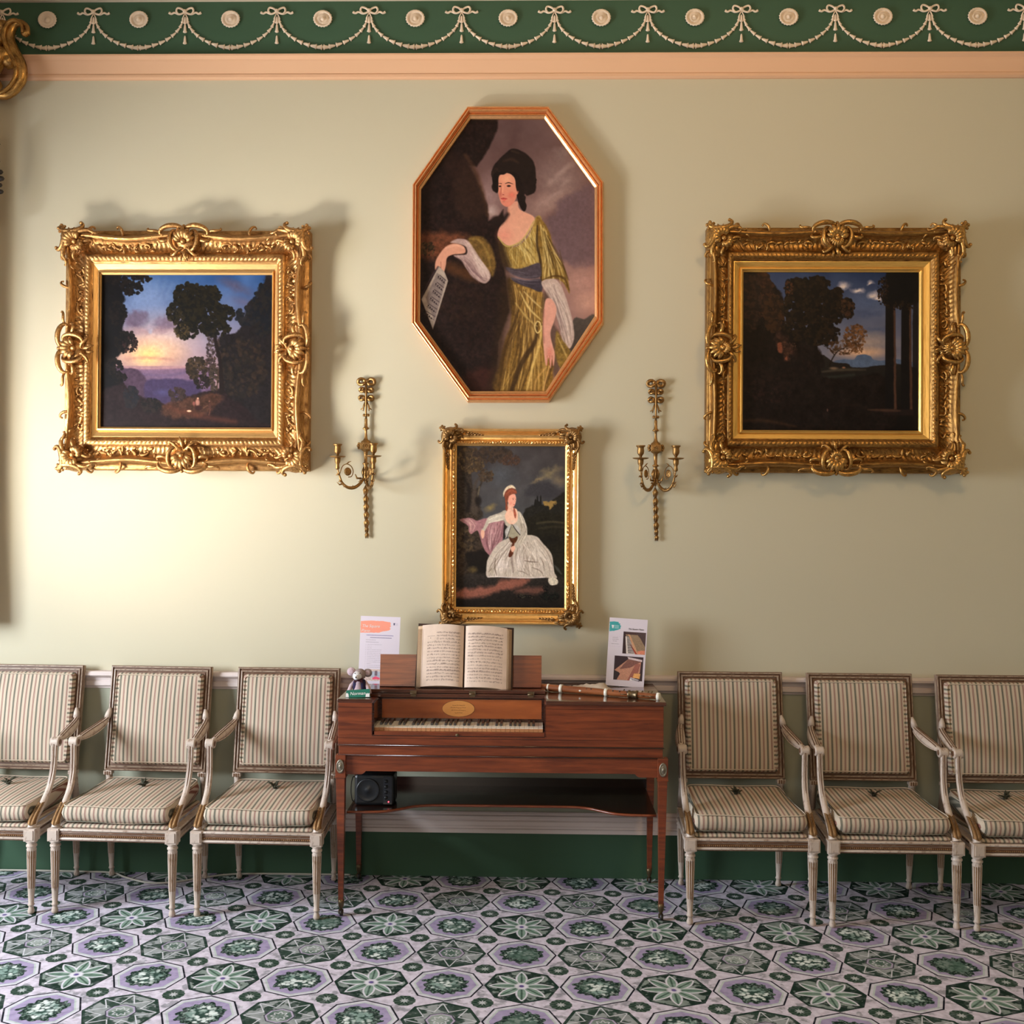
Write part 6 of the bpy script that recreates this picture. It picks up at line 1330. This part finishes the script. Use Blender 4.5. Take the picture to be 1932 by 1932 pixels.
# ------------------------------------------------------------------ woodwind in joints with ivory rings
def flute():
    A, B = Vector((-.02, -.262, .9195)), Vector((.528, -.490, .9165)); d = (B-A).normalized(); L = (B-A).length
    rot = d.to_track_quat('Z', 'Y').to_matrix().to_4x4(); e = empty('wooden_flute', A, 'long brown wooden flute with ivory rings lying across the piano lid', 'flute'); e.rotation_euler = rot.to_euler()
    b = MB(); b.lathe([(.010, 0), (.0145, .004), (.0155, .05), (.0150, L*.30), (.0142, L*.50), (.0130, L*.62), (.0135, L*.64), (.0128, L*.78), (.0120, L*.9), (.0118, L-.012)], 24)
    b.build('tube', 'flutewood', e)
    for t, w, r in ((.155, .007, .0165), (.255, .012, .0185), (.60, .012, .0165), (.985, .012, .0158)):
        q = MB(); z = L*t; q.lathe([(r-.003, z-w/2-.001), (r, z-w/2), (r*1.01, z), (r, z+w/2), (r-.003, z+w/2+.001)], 24); q.build('ivory_ring', 'ivory', e)
    q = MB(); z = L*.80; q.lathe([(.0135, z-.022), (.0175, z-.020), (.0175, z-.013), (.0145, z-.010), (.0165, z), (.0145, z+.010), (.0178, z+.014), (.0178, z+.020), (.0135, z+.022)], 24); q.build('turned_block', 'brassdark', e)
    up = rot.inverted() @ Vector((0, 0, 1)); up = Vector((up.x, up.y, 0)).normalized(); fr = rot.inverted() @ Vector((0, -1, 0)); fr = Vector((fr.x, fr.y, 0)).normalized()
    n = (up*.75+fr*.66).normalized()
    for t in (.345, .40, .455, .49, .655, .705, .76):
        q = MB(); c = n*.0146+Vector((0, 0, L*t)); T = Matrix.Translation(c-n*.0022) @ n.to_track_quat('Z', 'Y').to_matrix().to_4x4(); q.lathe([(.0036, 0), (.0036, .0018), (.001, .0019)], 12, T=T); q.build('finger_hole', 'ebony', e)
    for t in (.735, .87, .915, .94):
        q = MB(); c = up*.0150+Vector((0, 0, L*t)); q.tube([c-fr*.004, c+up*.003, c+fr*.012], [.002, .003, .0015], 6); q.tube([fr*.0150+Vector((0, 0, L*t-.012)), fr*.0175+Vector((0, 0, L*t)), fr*.0150+Vector((0, 0, L*t+.012))], .0020, 6); q.build('key_lever', 'brassdark', e)
    q = MB(); c = fr*.0150+Vector((0, 0, L*.41)); q.ball(c, .005, 8, sc=(.6, .8, 1.2)); q.build('thumb_rest', 'ivory', e)
M['flutewood'] = wood('boxwood_flute', (.20, .055, .018), (.36, .12, .04), (.11, .03, .012), .28, .5, (8, 8, 1))
flute()

# crumpled cloth behind the flute
def cloth():
    nx, ny = 40, 14; vs = []
    for j in range(ny):
        for i in range(nx):
            u, v = i/(nx-1), j/(ny-1); x = .05+.44*u; y = -.245-.416*(x-.02)+.095*v
            hump = .024*math.exp(-((u-.56)/.07)**2)+.020*math.exp(-((u-.42)/.15)**2)+.008*math.exp(-((u-.9)/.08)**2)+.007
            z = .9035+hump*(math.sin(PI*min(1, v*1.05)))**.7*(1 if 0 < v < 1 else 0)+(.0035*math.sin(u*37+v*9)+.0025*math.sin(u*71-v*16))*math.sin(PI*v)*(u > .04)
            vs.append((x, y, max(.9028, z)))
    b = MB(); b.add(vs, [(j*nx+i, j*nx+i+1, (j+1)*nx+i+1, (j+1)*nx+i) for j in range(ny-1) for i in range(nx-1)], sm=True)
    o = b.build('linen_cloth', 'cloth', bevel=0); so = o.modifiers.new('s', 'SOLIDIFY'); so.thickness = .0016; so.offset = 1
    tag(o, 'crumpled beige linen cloth lying behind the wooden flute on the piano', 'cloth')
cloth()

# ------------------------------------------------------------------ plush mouse and its name card
def mouse():
    e = empty('plush_mouse', (-.738, -.435, .902), 'small pink-grey plush mouse in a bow tie sitting on the piano corner', 'soft toy')
    b = MB(); b.ball((0, .012, .036), .030, 18, sc=(.95, .8, 1.25)); b.ball((-.004, -.008, .034), .021, 16, sc=(.9, .6, 1.35))
    for s in (-1, 1):
        b.tube([(s*.020, .008, .056), (s*.034, -.004, .040), (s*.042, -.010, .020), (s*.046, -.012, .008)], [.009, .0095, .009, .008], 10)
        b.tube([(s*.016, .0, .012), (s*.022, -.022, .009), (s*.024, -.040, .010)], [.011, .011, .010], 10)
    b.build('body', 'plush', e)
    b = MB(); b.ball((.002, -.004, .088), .026, 20, sc=(1, .95, .95)); b.build('head', 'plush_grey', e)
    b = MB(); b.ball((-.006, -.020, .084), .021, 18, sc=(.95, .85, .95)); b.ball((-.008, -.034, .080), .012, 14); b.build('muzzle', 'plush_white', e)
    b = MB(); b.ball((-.008, -.046, .082), .0035, 8); b.build('nose', 'ebony', e)
    for s in (-1, 1): b = MB(); b.ball((-.004+s*.011, -.034, .097), .0024, 8); b.build('eye', 'ebony', e)
    for s, m, c in ((-1, 'plush', (-.036, .006, .098)), (1, 'plush_grey', (.034, .002, .094))):
        b = MB(); b.ball(c, .019, 16, sc=(1, .35, .95)); ear = b.build('ear', m, e)
        b = MB(); b.ball((c[0], c[1]-.006, c[2]), .012, 12, sc=(1, .25, .95)); b.build('ear_lining', 'plush', ear)
    b = MB()
    for s in (-1, 1):
        b.loft([[(s*.002, -.030, .064), (s*.002, -.030, .070), (s*.002, -.036, .070), (s*.002, -.036, .064)], [(s*.017, -.026, .056), (s*.017, -.026, .078), (s*.017, -.034, .078), (s*.017, -.034, .056)]], sm=False, cap0=True, cap1=True)
    b.ball((0, -.034, .067), .005, 8); b.build('bow_tie', 'maroon', e)
    b = MB()
    for s in (-1, 1): b.ball((s*.014, .004, .040), .024, 14, sc=(.72, .95, 1.15))
    b.build('waistcoat', 'navy', e)
mouse()
def name_card():
    X, Y, Z = -.7365, -.497, .9032; e = empty('name_card', (X, Y, Z), 'small green card with a handwritten name in front of the plush mouse', 'sign')
    T = Matrix.Rotation(-.02, 4, 'Y') @ Matrix.Rotation(-.12, 4, 'X') @ UVW
    b = MB(); b.prism([(-.050, 0), (.052, 0), (.052, .034), (-.046, .029)], -.001, .001, T=T); b.prism([(-.050, .0), (.052, .0), (.052, .003), (-.050, .003)], -.022, -.001, T=T); b.build('card', 'green_card', e)
    b = MB(); b.prism([(-.049, .001), (-.036, .001), (-.038, .014), (-.043, .018), (-.048, .016)], .001, .0014, T=T); b.prism([(.034, .001), (.051, .001), (.051, .018), (.046, .014), (.043, .018), (.040, .013), (.036, .017)], .001, .0014, T=T); b.build('white_motif', 'white_ink', e)
    text_part('lettering', 'Norman', .0190, 'white_ink', T @ Matrix.Translation((.001, .0095, .0012)) @ Matrix.Rotation(.03, 4, 'Z'), e, 'CENTER', shear=.22)
name_card()

# ------------------------------------------------------------------ black speaker unit on the shelf
def speaker():
    x, y, z = -.676, -.36, .4285; e = empty('black_speaker', (x, y, z), 'black speaker unit with a red light on the shelf under the piano', 'speaker')
    b = MB(); b.box((0, 0, .066), (.170, .11, .130)); b.build('cabinet', 'black', e, .012)
    b = MB(); b.lathe([(.050, 0), (.050, .004), (.046, .005), (.040, .002), (.015, .001), (.010, .004), (.001, .005)], 32, T=Matrix.Translation((-.026, -.055, .066)) @ Matrix.Rotation(PI/2, 4, 'X')); b.build('speaker_cone', 'black', e)
    b = MB(); b.box((.058, -.0555, .066), (.038, .004, .118)); b.build('control_panel', 'blackgloss', e, .001)
    for k in range(4): b = MB(); b.lathe([(.0075, 0), (.0070, .006), (.001, .0065)], 16, T=Matrix.Translation((.052, -.0575, .105-.023*k)) @ Matrix.Rotation(PI/2, 4, 'X')); b.build('control_knob', 'black', e)
    b = MB(); b.ball((.062, -.058, .018), .0026, 8); b.build('indicator_light', 'led', e)
    b = MB(); b.tube(smooth_line([(-.080, .05, .07), (-.105, .04, .10), (-.108, .0, .06), (-.098, -.02, .012), (-.088, .03, .003)], 6), .002, 6); b.build('lead', 'black', e)
M['blackgloss'] = mat('glossy_black', (.02, .022, .028), .2)[0]
speaker()
